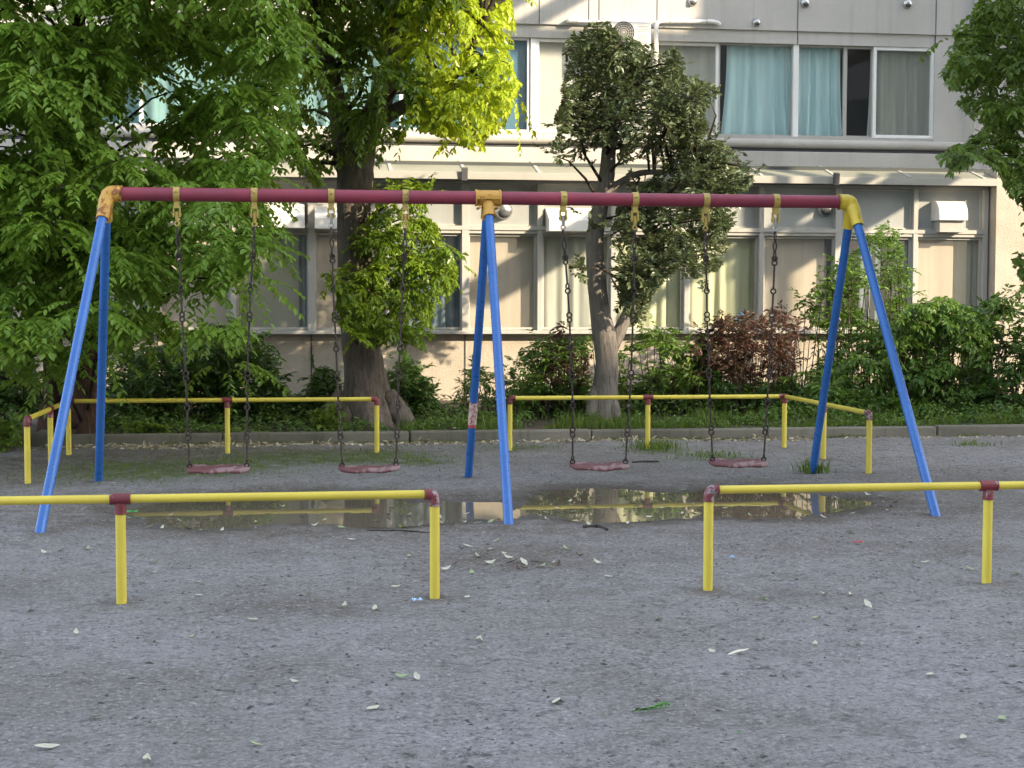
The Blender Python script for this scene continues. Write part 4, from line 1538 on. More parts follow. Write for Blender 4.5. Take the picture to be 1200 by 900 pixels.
def twig_lines(mb, S, T, rng, frac=0.4, r=0.0045):
    for a, b in zip(S, T):
        if rng.uniform() < frac:
            a, b = Vector(a), Vector(b)
            mb.tube([a, a.lerp(b, 0.55) + Vector((0, 0, 0.02)), b], [r, r * 0.8, r * 0.3], 3, cap=False)


# left tree: feathery two-ranked leaflets, two reddish stems
rg = np.random.default_rng(21)
tl = thing('tree', 'feathery mid-green tree with two dark reddish stems behind the left swing legs', 'tree', (P(98, 505, 16.7).x, 16.7, 0.1))
mb = MB()
spA = trunk(mb, path_px([(100, 512, 16.7), (101, 480, 16.7), (101, 420, 16.7), (99, 330, 16.7), (94, 200, 16.7), (90, 60, 16.6), (88, -120, 16.5), (90, -330, 16.4)]), [0.24, 0.155, 0.125, 0.115, 0.10, 0.085, 0.07, 0.03], 0.16, seed=2)
mb.build('trunk', 'bark_red', tl)
mb = MB()
spB = trunk(mb, path_px([(62, 512, 16.9), (63, 470, 16.9), (61, 420, 16.9), (58, 340, 16.8), (46, 260, 16.6), (10, 225, 16.2), (-60, 180, 15.8)]), [0.17, 0.12, 0.10, 0.085, 0.07, 0.05, 0.03], 0.16, seed=4)
mb.build('stem', 'bark_red', tl)
LP = [(-130, -330), (330, -330), (350, 60), (344, 110), (354, 140), (342, 175), (318, 200), (306, 225), (319, 262), (316, 284), (300, 300), (289, 320), (286, 345), (262, 352), (284, 385), (281, 415), (262, 428), (247, 402), (228, 378), (206, 395), (208, 430), (196, 425), (188, 388), (165, 398), (140, 412), (122, 420), (104, 405), (86, 410), (76, 438), (58, 434), (50, 412), (26, 426), (-20, 440), (-130, 430)]
LH = [[(150, 92), (186, 88), (202, 98), (200, 132), (168, 142), (184, 162), (178, 178), (128, 176), (115, 158), (118, 138), (146, 130)], [(-5, 138), (30, 150), (40, 168), (36, 184), (-5, 186)], [(92, 22), (132, 16), (134, 30), (98, 32)], [(186, 346), (232, 340), (266, 352), (268, 380), (236, 374), (192, 378)], [(8, 356), (26, 352), (30, 372), (10, 374)]]
cen = clumps_in(rg, [LP], 15.0, 1.7, 430, 0.19, LH)
fo, (C_, S_, T_) = foliage(rg, cen, 0.46, 28, 15, 0.084, 0.044, droop=0.48, flat=0.30, ang=0.95, jit=0.22, polys=[LP], holes=LH, hang=0.10, leak=0.24)
add_leaves('crown', [fo + [dict(fold=0.10, curl=0.14)]], 'leaf_left', tl)
mb = MB()
limbs_to(mb, cen, spA, 0.026, 3, 9)
twig_lines(mb, S_, T_, rg, 0.25)
mb.build('branches', 'twig', tl)

# middle tree: thick trunk, glossy crown lit from the right, shoots low on the trunk
rg = np.random.default_rng(33)
YM_ = 17.07
tm = thing('tree', 'big tree with a thick flared trunk and bright yellow-green leaves on its right side', 'tree', (P(428, 500, YM_).x, YM_, 0.1))
mb = MB()
sp1 = trunk(mb, path_px([(432, 508, YM_), (430, 492, YM_), (428, 468, YM_), (426, 430, YM_), (422, 380, YM_), (416, 310, YM_), (414, 250, YM_), (417, 205, YM_), (428, 160, YM_), (446, 115, YM_), (466, 60, YM_), (478, -20, YM_ - .1), (485, -150, YM_ - .2)]), [0.44, 0.345, 0.278, 0.222, 0.202, 0.188, 0.180, 0.192, 0.15, 0.13, 0.11, 0.09, 0.05], 0.10, 24, 7)
sp2 = trunk(mb, path_px([(414, 215, YM_), (404, 180, YM_ - .05), (396, 130, YM_ - .1), (384, 70, YM_ - .1), (370, 0, YM_ - .1), (360, -120, YM_)]), [0.14, 0.13, 0.11, 0.09, 0.07, 0.04], 0.08, 14, 8)
sp3 = trunk(mb, path_px([(438, 145, YM_), (465, 128, YM_ - .2), (500, 110, YM_ - .5), (540, 80, YM_ - .7), (565, 30, YM_ - .8)]), [0.10, 0.08, 0.065, 0.05, 0.03], 0.08, 12, 9)
for sx_, fx in ((372, 0.3), (486, -0.3), (455, 0.1), (398, 0.1)):
    b = P(sx_, 507, YM_ - 0.25)
    trunk(mb, [P(428 + (sx_ - 428) * 0.45, 462, YM_ - 0.05), P(428 + (sx_ - 428) * 0.72, 486, YM_ - 0.15), b], [0.10, 0.12, 0.07], 0.1, 10, int(sx_))
mb.build('trunk', 'bark_mid', tm)
MP = [(322, -330), (640, -330), (610, -60), (600, 10), (606, 45), (600, 78), (608, 100), (598, 130), (590, 150), (570, 163), (566, 180), (546, 174), (526, 160), (502, 156), (480, 150), (470, 168), (452, 176), (446, 196), (404, 192), (386, 206), (352, 206), (346, 188), (326, 178), (346, 140), (338, 104), (350, 60), (328, 30)]
MH = [[(454, 100), (474, 106), (478, 140), (462, 152), (452, 140)]]
MPL = [(x_, y_) for x_, y_ in MP if x_ < 470] + [(500, -330)]
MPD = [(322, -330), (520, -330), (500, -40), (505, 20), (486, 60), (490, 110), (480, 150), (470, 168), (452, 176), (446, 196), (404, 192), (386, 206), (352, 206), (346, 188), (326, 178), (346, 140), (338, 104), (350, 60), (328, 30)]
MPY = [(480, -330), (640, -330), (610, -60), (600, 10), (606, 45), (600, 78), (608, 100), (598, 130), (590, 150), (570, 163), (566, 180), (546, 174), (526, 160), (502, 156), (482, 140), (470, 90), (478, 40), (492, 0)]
cen1 = clumps_in(rg, [MPD], YM_ - 0.2, 1.2, 90, 0.30, MH)
fo1, (C1, S1, T1) = foliage(rg, cen1, 0.42, 28, 15, 0.076, 0.038, droop=0.40, flat=0.6, ang=0.85, jit=0.4, polys=[MP], holes=MH, hang=0.22, leak=0.08)
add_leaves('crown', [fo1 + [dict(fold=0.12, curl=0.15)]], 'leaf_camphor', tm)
cen2 = clumps_in(rg, [MPY], YM_ - 0.35, 1.1, 75, 0.28, MH)
fo2, (C2, S2, T2) = foliage(rg, cen2, 0.40, 32, 15, 0.078, 0.040, droop=0.40, flat=0.6, ang=0.85, jit=0.4, polys=[MP], holes=MH, hang=0.22, leak=0.08)
cy = add_leaves('crown', [fo2 + [dict(fold=0.12, curl=0.15)]], 'leaf_young_lit', tm)
cy['label'] = 'yellow-green young foliage on the right of the crown, coloured as sunlit'
ML = [(442, 215), (455, 206), (480, 199), (512, 204), (530, 214), (520, 226), (502, 236), (494, 250), (512, 264), (526, 290), (537, 312), (534, 338), (520, 352), (521, 376), (511, 396), (498, 410), (480, 402), (462, 404), (440, 415), (420, 398), (404, 388), (390, 370), (395, 346), (381, 336), (383, 318), (400, 314), (404, 300), (388, 286), (391, 273), (412, 272), (430, 258), (440, 240)]
cen3 = clumps_in(rg, [ML], YM_ - 0.25, 0.55, 46, 0.20, [])
fo3, (C3, S3, T3) = foliage(rg, cen3, 0.26, 24, 12, 0.066, 0.033, droop=0.35, flat=0.7, ang=0.85, jit=0.4, polys=[ML], hang=0.16, leak=0.08)
ls = add_leaves('crown', [fo3 + [dict(fold=0.12, curl=0.15)]], 'leaf_shoots', tm)
ls['label'] = 'leafy shoots low on the trunk'
mb = MB()
limbs_to(mb, cen1, sp2 + sp1[30:], 0.04, 5)
limbs_to(mb, cen2, sp3 + sp1[38:], 0.035, 6)
limbs_to(mb, cen3, sp1[12:36], 0.014, 7)
twig_lines(mb, S1, T1, rg, 0.2)
twig_lines(mb, S2, T2, rg, 0.2)
twig_lines(mb, S3, T3, rg, 0.2, 0.003)
mb.build('branches', 'twig', tm)

# third tree: grey leaning trunk, dark leathery crown
rg = np.random.default_rng(47)
YT = 17.5
tt = thing('tree', 'dark-leaved tree with a smooth grey leaning trunk behind the third swing', 'tree', (P(705, 492, YT).x, YT, 0.1))
mb = MB()
sq1 = trunk(mb, path_px([(704, 500, YT), (706, 478, YT), (709, 452, YT), (711, 425, YT), (709, 396, YT), (703, 362, YT), (698, 318, YT), (697, 280, YT), (704, 240, YT), (711, 205, YT), (714, 170, YT), (722, 125, YT), (732, 80, YT), (738, 45, YT)]), [0.215, 0.172, 0.148, 0.132, 0.142, 0.114, 0.108, 0.098, 0.092, 0.092, 0.082, 0.062, 0.04, 0.02], 0.05, 20, 12)
sq2 = trunk(mb, path_px([(714, 412, YT), (728, 384, YT), (741, 352, YT), (750, 322, YT - .1), (757, 280, YT - .2), (770, 240, YT - .2)]), [0.095, 0.075, 0.058, 0.045, 0.035, 0.02], 0.06, 14, 13)
sq3 = trunk(mb, path_px([(710, 226, YT), (728, 213, YT), (750, 203, YT), (780, 201, YT - .1), (820, 195, YT - .2)]), [0.05, 0.042, 0.036, 0.028, 0.016], 0.05, 10, 14)
for sx_ in (690, 724):
    trunk(mb, [P(705 + (sx_ - 705) * 0.4, 455, YT - 0.02), P(705 + (sx_ - 705) * 0.75, 478, YT - 0.1), P(sx_, 500, YT - 0.15)], [0.07, 0.075, 0.055], 0.06, 10, sx_)
mb.build('trunk', 'bark_grey', tt)
TP = [(690, 28), (712, 24), (724, 40), (745, 46), (762, 62), (790, 56), (804, 72), (800, 88), (824, 96), (846, 100), (838, 118), (824, 132), (829, 150), (822, 165), (850, 168), (869, 188), (883, 208), (876, 224), (860, 224), (867, 245), (862, 262), (851, 272), (852, 300), (840, 318), (815, 327), (800, 314), (782, 324), (762, 350), (758, 374), (742, 382), (730, 362), (724, 344), (716, 330), (712, 300), (700, 318), (690, 336), (668, 320), (666, 300), (688, 285), (690, 252), (698, 232), (684, 218), (685, 192), (672, 197), (650, 193), (644, 176), (655, 156), (650, 140), (658, 120), (658, 100), (664, 80), (659, 60), (668, 40)]
TH = [[(699, 172), (724, 172), (726, 194), (752, 186), (776, 193), (768, 206), (738, 226), (724, 238), (716, 280), (714, 330), (690, 345), (684, 300), (696, 240)], [(742, 268), (752, 262), (756, 276), (744, 282)]]
cenT = clumps_in(rg, [TP], YT - 0.1, 0.95, 130, 0.21, TH)
foT, (CT, ST, TT_) = foliage(rg, cenT, 0.27, 26, 15, 0.068, 0.031, droop=0.05, flat=0.85, ang=0.85, jit=0.5, polys=[TP], holes=TH, hang=0.0, updir=0.15, leak=0.08)
add_leaves('crown', [foT + [dict(fold=0.14, curl=0.05)]], 'leaf_dark', tt)
mb = MB()
limbs_to(mb, cenT, sq1[36:] + sq2[12:] + sq3, 0.024, 9)
twig_lines(mb, ST, TT_, rg, 0.3, 0.004)
mb.build('branches', 'twig', tt)

# right tree: stands beyond the frame edge, reaches in with drooping sprays
rg = np.random.default_rng(58)
tr_ = thing('tree', 'fresh green tree reaching in from the right edge with drooping sprays', 'tree', (P(1390, 640, 11.4).x, 11.4, 0.0))
mb = MB()
sr = trunk(mb, path_px([(1390, 600, 11.4), (1388, 500, 11.4), (1380, 330, 11.4), (1372, 200, 11.4), (1368, 40, 11.4), (1360, -60, 11.3), (1350, -200, 11.2)]), [0.20, 0.15, 0.135, 0.12, 0.10, 0.075, 0.03], 0.1, 18, 15)
mb.build('trunk', 'bark_mid', tr_)
RP = [(1128, -520), (1640, -520), (1640, 330), (1215, 332), (1196, 326), (1190, 316), (1186, 305), (1205, 290), (1196, 268), (1190, 262), (1196, 242), (1182, 228), (1172, 205), (1158, 192), (1142, 188), (1130, 202), (1112, 196), (1094, 189), (1112, 172), (1134, 168), (1140, 156), (1156, 146), (1140, 140), (1122, 122), (1132, 106), (1114, 106), (1101, 86), (1111, 74), (1122, 46), (1114, 36), (1130, 24), (1148, 2), (1140, -60)]
cenR = np.concatenate([clumps_in(rg, [[(1146, -40)] + [(1290, -20), (1300, 330)] + RP[3:-1]], 11.0, 0.9, 82, 0.19, []), clumps_in(rg, [[(1280, 20), (1470, 20), (1470, 330), (1280, 330)]], 11.3, 0.8, 40, 0.28, [])])
foR, (CR, SR, TR) = foliage(rg, cenR, 0.33, 24, 14, 0.062, 0.030, droop=0.35, flat=0.35, ang=0.9, jit=0.25, polys=[RP], hang=0.12, leak=0.05)
add_leaves('crown', [foR + [dict(fold=0.10, curl=0.14)]], 'leaf_right', tr_)
mb = MB()
limbs_to(mb, cenR, sr, 0.022, 10, 3)
twig_lines(mb, SR, TR, rg, 0.2)
mb.build('branches', 'twig', tr_)

# ------------------------------------------------------------------ shrubs in the bed


def shrub(label, parts, ymid, yhalf, seed, cat='shrub', name='shrub', stem=True, ground=None, low=None):
    """parts: list of (outline, clumps, r, twigs, leaves, leaf length, leaf width, material, options)."""
    rg = np.random.default_rng(seed)
    allp = np.concatenate([np.array(p[0], float) for p in parts])
    bx_ = P(float(allp[:, 0].mean()), 480, ymid).x
    gz = float(bed_z(bx_, ymid)) if ground is None else ground
    t = thing(name, label, cat, (bx_, ymid, gz))
    stems = MB()
    rr_ = random.Random(seed)
    if low:
        x0_, x1_ = allp[:, 0].min(), allp[:, 0].max()
        nn = int((x1_ - x0_) / 3.2)
        parts = list(parts) + [([(x0_, 512), (x0_ + 4, 452), (x1_ - 4, 446), (x1_, 512)], nn, 0.17, 15, 7, 0.065, 0.028, low, {'leak': 0.25, 'up': 0.3})]
    for (poly, n, r, tw, lv_, ll, lw, mat, opt) in parts:
        holes = opt.get('holes', ())
        cen = clumps_in(rg, [poly], ymid, yhalf, n, r * 0.55, holes)
        cen = cen[cen[:, 2] > gz - 0.02]
        cen[:, 2] = np.maximum(cen[:, 2], gz + 0.05)
        f, (C, S, T) = foliage(rg, cen, r, tw, lv_, ll, lw, droop=opt.get('droop', 0.2), flat=opt.get('flat', 0.7), ang=opt.get('ang', 0.85), jit=opt.get('jit', 0.45), polys=[poly], holes=holes, hang=opt.get('hang', 0.05), updir=opt.get('up', 0.2), leak=opt.get('leak', 0.15))
        kp = f[0][:, 2] > gz + 0.0
        f = [a[kp] for a in f]
        fo_ = add_leaves('foliage', [f + [dict(fold=0.12, curl=0.10)]], mat, t)
        if opt.get('label'):
            fo_['label'] = opt['label']
        for c in cen:
            b = Vector((c[0] + rr_.uniform(-0.25, 0.25) * 0.8, c[1] + rr_.uniform(-0.2, 0.2), gz - 0.03))
            m_ = b.lerp(Vector(c), 0.55) + Vector((rr_.uniform(-.06, .06), rr_.uniform(-.06, .06), 0.05))
            stems.tube([b, m_, Vector(c)], [0.008, 0.006, 0.003], 5, cap=False)
        twig_lines(stems, S, T, rg, 0.15, 0.003)
    stems.build('stems', 'twig', t)
    return t


D = dict
shrub('very dark shrub at the far left under the feathery tree', [([(-90, 520), (-90, 430), (0, 425), (40, 432), (52, 462), (56, 508)], 40, 0.34, 22, 9, 0.085, 0.038, 'leaf_shrub', D())], 18.2, 0.9, 101)
shrub('low light green plant on the ground by the left frame edge', [([(-40, 534), (-40, 494), (2, 490), (18, 498), (27, 512), (24, 530)], 14, 0.2, 18, 8, 0.075, 0.034, 'leaf_shrub_light', D(up=0.3))], 15.9, 0.35, 102, cat='plant', name='plant', ground=0.0)
shrub('wide dark green shrub behind the left rail and first swing', [([(118, 508), (122, 440), (150, 412), (200, 402), (242, 398), (270, 380), (298, 388), (322, 408), (336, 424), (340, 462), (332, 484), (322, 508)], 95, 0.30, 24, 9, 0.085, 0.036, 'leaf_shrub', D(leak=0.1)),
      ([(118, 508), (120, 470), (200, 470), (330, 472), (322, 508)], 26, 0.22, 14, 7, 0.07, 0.03, 'leaf_shrub_mid', D())], 18.1, 0.9, 103)
shrub('low bright yellow-green plant on the kerb edge left of the first swing', [([(144, 511), (146, 500), (160, 494), (185, 496), (202, 502), (202, 511)], 12, 0.10, 12, 6, 0.06, 0.028, 'leaf_shrub_light', D(up=0.4))], 16.35, 0.08, 104, cat='plant', name='plant')
shrub('dark shrub leaning against the left of the thick trunk', [([(326, 508), (338, 470), (362, 452), (370, 432), (384, 428), (396, 440), (402, 470), (398, 506)], 34, 0.22, 20, 8, 0.08, 0.034, 'leaf_shrub', D())], 17.7, 0.4, 105)
shrub('sunlit light green plant at the left foot of the thick trunk', [([(362, 508), (366, 486), (380, 474), (394, 470), (400, 486), (402, 508)], 14, 0.13, 16, 7, 0.06, 0.027, 'leaf_shrub_light', D(up=0.4))], 16.65, 0.15, 106, cat='plant', name='plant')
shrub('dark upright shrub just right of the thick trunk', [([(456, 506), (448, 446), (462, 428), (476, 422), (492, 434), (506, 450), (514, 470), (524, 484), (538, 506)], 44, 0.22, 22, 8, 0.07, 0.03, 'leaf_shrub', D(leak=0.2))], 18.0, 0.5, 107)
shrub('wispy dark shrub behind the sticker on the middle rear leg', [([(528, 506), (530, 470), (544, 446), (554, 426), (576, 436), (592, 424), (604, 440), (604, 506)], 30, 0.19, 15, 7, 0.06, 0.024, 'leaf_shrub', D(leak=0.3))], 18.3, 0.5, 108)
shrub('shrub with reddish tips to the left of the grey leaning trunk', [([(594, 504), (596, 436), (608, 412), (626, 402), (650, 392), (676, 396), (694, 392), (694, 504)], 52, 0.22, 20, 8, 0.065, 0.027, 'leaf_shrub_mid', D(leak=0.2)),
      ([(640, 410), (644, 384), (651, 366), (660, 384), (676, 402), (690, 416), (690, 452), (650, 455), (630, 440)], 22, 0.14, 14, 7, 0.06, 0.022, 'leaf_red', D(label='reddish bronze tips', leak=0.25))], 18.1, 0.5, 109, low='leaf_shrub_mid')
shrub('loose green shrub between the grey trunk and the red-leaved shrub', [([(712, 500), (714, 440), (728, 404), (760, 388), (792, 382), (832, 392), (842, 430), (838, 500)], 62, 0.2, 17, 8, 0.07, 0.03, 'leaf_shrub_mid', D(leak=0.25, holes=[[(742, 412), (768, 404), (776, 424), (752, 432)], [(726, 424), (738, 420), (738, 436)]])),
      ([(770, 470), (776, 424), (800, 410), (830, 428), (838, 470)], 18, 0.16, 14, 7, 0.07, 0.03, 'leaf_shrub_light', D(leak=0.2))], 18.4, 0.6, 110, low='leaf_shrub_mid')
shrub('red-leaved bronze shrub below the yellow-green curtained windows', [([(812, 424), (818, 388), (840, 374), (868, 370), (884, 376), (904, 360), (922, 366), (938, 386), (938, 424), (926, 448), (892, 444), (868, 456), (836, 436)], 74, 0.17, 16, 9, 0.062, 0.022, 'leaf_red', D(leak=0.4, up=0.5)),
      ([(832, 500), (836, 440), (866, 450), (930, 444), (946, 470), (946, 500)], 40, 0.2, 20, 8, 0.07, 0.03, 'leaf_shrub', D(label='green lower leaves'))], 18.2, 0.5, 111, low='leaf_shrub_mid')
shrub('tall thin sapling in front of the dark window by the right swing leg', [([(932, 352), (962, 332), (985, 300), (1000, 286), (1012, 270), (1036, 262), (1052, 272), (1062, 300), (1072, 320), (1066, 350), (1082, 400), (1062, 440), (1000, 430), (960, 440), (948, 404), (940, 372)], 84, 0.22, 14, 8, 0.07, 0.03, 'leaf_shrub_mid', D(leak=0.3, flat=0.5, holes=[[(1004, 345), (1022, 340), (1030, 372), (1012, 380)]]))], 18.7, 0.5, 112, cat='sapling', name='sapling')
shrub('broad leafy green shrub under the vent hood window', [([(940, 504), (944, 436), (990, 420), (1040, 384), (1072, 352), (1106, 346), (1132, 358), (1156, 368), (1164, 404), (1158, 446), (1134, 476), (1104, 504)], 120, 0.26, 20, 9, 0.085, 0.034, 'leaf_shrub_mid', D(leak=0.12, droop=0.35, hang=0.2, flat=0.5))], 18.0, 0.8, 113, low='leaf_shrub_mid')
shrub('dark glossy shrub at the right frame edge against the stucco pier', [([(1112, 506), (1138, 456), (1156, 424), (1150, 362), (1166, 342), (1190, 350), (1210, 300), (1250, 310), (1330, 330), (1330, 506)], 95, 0.26, 20, 9, 0.085, 0.036, 'leaf_shrub', D(leak=0.2))], 17.7, 0.8, 114, low='leaf_shrub')

# ------------------------------------------------------------------ grass, tufts and litter


def blades(rng, n, xs, ys, zf, h, w, lean=0.5):
    a = rng.uniform(0, 6.283, n)
    hh = h * rng.uniform(0.4, 1.25, n)
    zs = zf(xs, ys)
    base = np.stack([xs, ys, zs - 0.01], 1)
    dx = np.stack([np.cos(a), np.sin(a), np.zeros(n)], 1)
    ld = rng.uniform(0.1, 1, n)[:, None] * lean * hh[:, None]
    b = rng.uniform(0, 6.283, n)
    dl = np.stack([np.cos(b), np.sin(b), np.zeros(n)], 1)
    ww = (w * rng.uniform(0.6, 1.3, n))[:, None]
    up = np.array([0, 0, 1.0])
    p0, p1 = base - dx * ww, base + dx * ww
    m0 = base + up * hh[:, None] * 0.55 + dl * ld * 0.35 - dx * ww * 0.8
    m1 = m0 + dx * ww * 1.6
    tp = base + up * hh[:, None] * 0.95 + dl * ld
    v = np.stack([p0, p1, m1, m0, tp], 1).reshape(-1, 3)
    k = np.arange(n)[:, None] * 5
    lp_ = (k + np.array([[0, 1, 2, 3, 3, 2, 4]])).ravel()
    return v, lp_, np.tile(np.array([4, 3]), n), np.repeat(rng.uniform(0, 0.5, n), 5)


rg = np.random.default_rng(71)
n = 15000
xs = rg.uniform(-2.4, 9.0, n)
ys = 16.28 + np.abs(rg.normal(0, 0.75, n))
dens = np.clip(0.25 + 0.9 * (xs > 1.0) + 0.35 * vnoise(xs, ys, 0.9, 31), 0.05, 1)
clump = vnoise(xs, ys, 3.2, 33) > -0.25
kp = (rg.uniform(0, 1, n) < dens) & clump & (ys < 20.5)
xs, ys = xs[kp], ys[kp]
hgt = 0.11 * (0.45 + 0.75 * (vnoise(xs, ys, 2.2, 35) + 1)) * (0.7 + 0.6 * rg.uniform(0, 1, len(xs)) ** 2)
v, l, c, t = blades(rg, len(xs), xs, ys, bed_z, hgt, 0.0045)
tag(np_mesh('grass', v, l, c, 'grass', attrs={'tint': t}), 'green grass growing along the planting bed behind the kerb', 'grass', kind='stuff')
# leafy weeds and creeping ground cover between the shrubs
n = 16000
xs, ys = rg.uniform(-2.3, 9.5, n), 16.3 + np.abs(rg.normal(0, 1.0, n))
pt = vnoise(xs, ys, 1.9, 81) + 0.5 * vnoise(xs, ys, 5.1, 82)
kp = (pt > -0.35) & (ys < 20.3) & ~((xs > 0.9) & (xs < 2.3) & (ys > 17.3))
xs, ys, pt = xs[kp], ys[kp], pt[kp]
n = len(xs)
top = (0.05 + 0.16 * np.clip(pt + 0.35, 0, 1)) * (0.55 + 0.9 * np.clip(ys - 16.3, 0, 1))
pos = np.stack([xs, ys, bed_z(xs, ys) + top * rg.uniform(0.05, 1, n) ** 0.7], 1)
ax = rg.normal(size=(n, 3)) * np.array([1, 1, 0.35])
nm = np.array([0, -0.25, 1.0]) + rg.normal(size=(n, 3)) * 0.5
v, l, c, t = leaf_mesh(pos, ax, nm, rg.uniform(0.03, 0.065, n), rg.uniform(0.016, 0.032, n), rg.uniform(0, 0.35, n), 0.12, 0.15)
tag(np_mesh('ground_cover', v, l, c, 'leaf_shrub_mid', attrs={'tint': t}), 'leafy weeds covering the soil between the shrubs', 'ground cover', kind='stuff')
# thin grass coming through the sand
n = 22000
xs, ys = rg.uniform(-3.4, 3.9, n), rg.uniform(12.4, 16.05, n)
mo = moss(xs, ys) * (vnoise(xs, ys, 2.6, 41) * 0.5 + 0.5)
kp = rg.uniform(0, 1, n) < mo * 0.9
xs, ys = xs[kp], ys[kp]
kx = rg.uniform(-2.2, 7.5, 2600)
ky = 16.07 - np.abs(rg.normal(0, 0.035, 2600))
kk = vnoise(kx, ky * 0, 1.7, 51) > 0.05
xs, ys = np.concatenate([xs, kx[kk]]), np.concatenate([ys, ky[kk]])
v, l, c, t = blades(rg, len(xs), xs, ys, height, np.full(len(xs), 0.045), 0.004, 0.9)
tag(np_mesh('grass', v, l, c, 'grass', attrs={'tint': t}), 'thin short grass coming through the sand beneath the left swings', 'grass', kind='stuff')
for lab, px, py, nn, sp_, hh in (('grass tuft growing at the foot of the rear rail post behind the third swing', 770, 526, 260, 0.13, 0.13), ('low spreading grass tuft behind the fourth swing seat', 836, 534, 220, 0.17, 0.06), ('grass tuft growing round the foot of the right rear blue leg', 954, 553, 170, 0.07, 0.13), ('small grass tuft alone on the sand at the far right', 1138, 521, 120, 0.10, 0.07)):
    g = G(px, py)
    xs, ys = rg.normal(g.x, sp_, nn), rg.normal(g.y, sp_ * 1.2, nn)
    v, l, c, t = blades(rg, nn, xs, ys, height, np.full(nn, hh), 0.0045, 0.8)
    o = np_mesh('grass_tuft', v, l, c, 'grass', loc=(g.x, g.y, 0), attrs={'tint': t})
    tag(o, lab, 'grass tuft')

n = 1700
xs = np.concatenate([rg.uniform(-2.6, 5.6, 1360), rg.uniform(5.6, 8.5, 100), rg.normal(-1.2, 0.6, 240)])
ys = 16.05 - np.abs(rg.normal(0, 0.13, n))
ys[-240:] = rg.uniform(15.6, 16.05, 240)
ax = rg.normal(size=(n, 3)) * np.array([1, 1, 0.25])
nm = np.array([0, 0, 1.0]) + rg.normal(size=(n, 3)) * 0.45
pos = np.stack([xs, ys, height(xs, ys) + 0.008], 1)
v, l, c, t = leaf_mesh(pos, ax, nm, rg.uniform(0.035, 0.085, n), rg.uniform(0.016, 0.032, n), rg.uniform(0, 0.3, n), 0.12, 0.2)
tag(np_mesh('leaf_litter', v, l, c, 'litter', attrs={'tint': t}), 'dry leaf litter gathered along the foot of the kerb', 'leaf litter', kind='stuff')

# loose grit, crumbs of soil and small stones on the sand
n = 22000
u = rg.uniform(0, 1, n)
ys = 4.7 + 11.0 * u ** 1.25
xs = 0.139 * ys + rg.uniform(-0.37, 0.37, n) * ys
cl = vnoise(xs, ys, 1.7, 91) + 0.7 * vnoise(xs, ys, 4.3, 92)
kp = (rg.uniform(-0.9, 0.9, n) < cl) & (pud_dist(xs, ys) > 0.05)
xs, ys = xs[kp], ys[kp]
n = len(xs)
sz = 0.0026 + 0.0062 * rg.uniform(0, 1, n) ** 4
el_ = rg.uniform(1.0, 3.2, n)
an = rg.uniform(0, 6.283, n)
ca, sa = np.cos(an), np.sin(an)
c0 = np.stack([xs, ys, height(xs, ys) + sz * 0.25], 1)
e1 = np.stack([ca, sa, np.zeros(n)], 1) * (sz * el_)[:, None]
e2 = np.stack([-sa, ca, np.zeros(n)], 1) * sz[:, None]
e3 = np.stack([rg.uniform(-.3, .3, n) * sz, rg.uniform(-.3, .3, n) * sz, sz * rg.uniform(0.5, 0.95, n)], 1)
v = np.stack([c0 + e1, c0 + e2 * 0.9 + e1 * 0.2, c0 - e1 * 0.9, c0 - e2 - e1 * 0.15, c0 + e3, c0 - e3 * 0.6], 1).reshape(-1, 3)
tri = np.array([[0, 1, 4, 1, 2, 4, 2, 3, 4, 3, 0, 4, 1, 0, 5, 2, 1, 5, 3, 2, 5, 0, 3, 5]])
l = (np.arange(n)[:, None] * 6 + tri).ravel()
tag(np_mesh('grit', v, l, np.full(n * 8, 3), 'pebble', attrs={'tint': np.zeros(len(v))}), 'loose grit and small crumbs of soil scattered over the grey sand', 'grit', kind='stuff')

# ------------------------------------------------------------------ single fallen leaves, stick, scraps


def leaf_proto(seed, ln, wd, curl):
    r = random.Random(seed)
    n = 7
    vs, fs = [], []
    for i in range(n + 1):
        t = i / n
        w = wd * math.sin(math.pi * min(1, t * 0.96 + 0.03)) ** 0.8
        z = curl * (t - 0.5) ** 2 * 4 * ln * 0.25 + 0.003
        b = r.uniform(-0.15, 0.15) * wd
        vs += [((t - 0.5) * ln, -w * 0.5 + b * t, z + w * 0.22), ((t - 0.5) * ln, b * t, z), ((t - 0.5) * ln, w * 0.5 + b * t, z + w * 0.20)]
    for i in range(n):
        for k in range(2):
            fs.append((i * 3 + k, i * 3 + k + 1, (i + 1) * 3 + k + 1, (i + 1) * 3 + k))
    me = bpy.data.meshes.new('fallen_leaf')
    me.from_pydata(vs, [], fs)
    return me


protos = {}
for mt in ('fallen', 'fallen_green', 'fallen_dark'):
    protos[mt] = []
    for k in range(4):
        me = leaf_proto(k + len(mt) * 3, (0.062, 0.05, 0.075, 0.056)[k], (0.024, 0.022, 0.026, 0.028)[k], (0.5, 0.9, 0.3, 1.2)[k])
        me.materials.append(M[mt])
        protos[mt].append(me)
rl = random.Random(77)


def drop(me, px, py, label, group, sc=1.0, name='fallen_leaf', cat='leaf', rot=None):
    g = G(px, py)
    z = float(height(np.array([g.x]), np.array([g.y]))[0])
    o = bpy.data.objects.new(name, me)
    COL.objects.link(o)
    o.location = (g.x, g.y, max(z, WATER) + 0.004)
    o.rotation_euler = (rl.uniform(-0.35, 0.35), rl.uniform(-0.35, 0.35), rl.uniform(0, 6.28) if rot is None else rot)
    o.scale = (sc, sc, sc)
    return tag(o, label, cat, group)


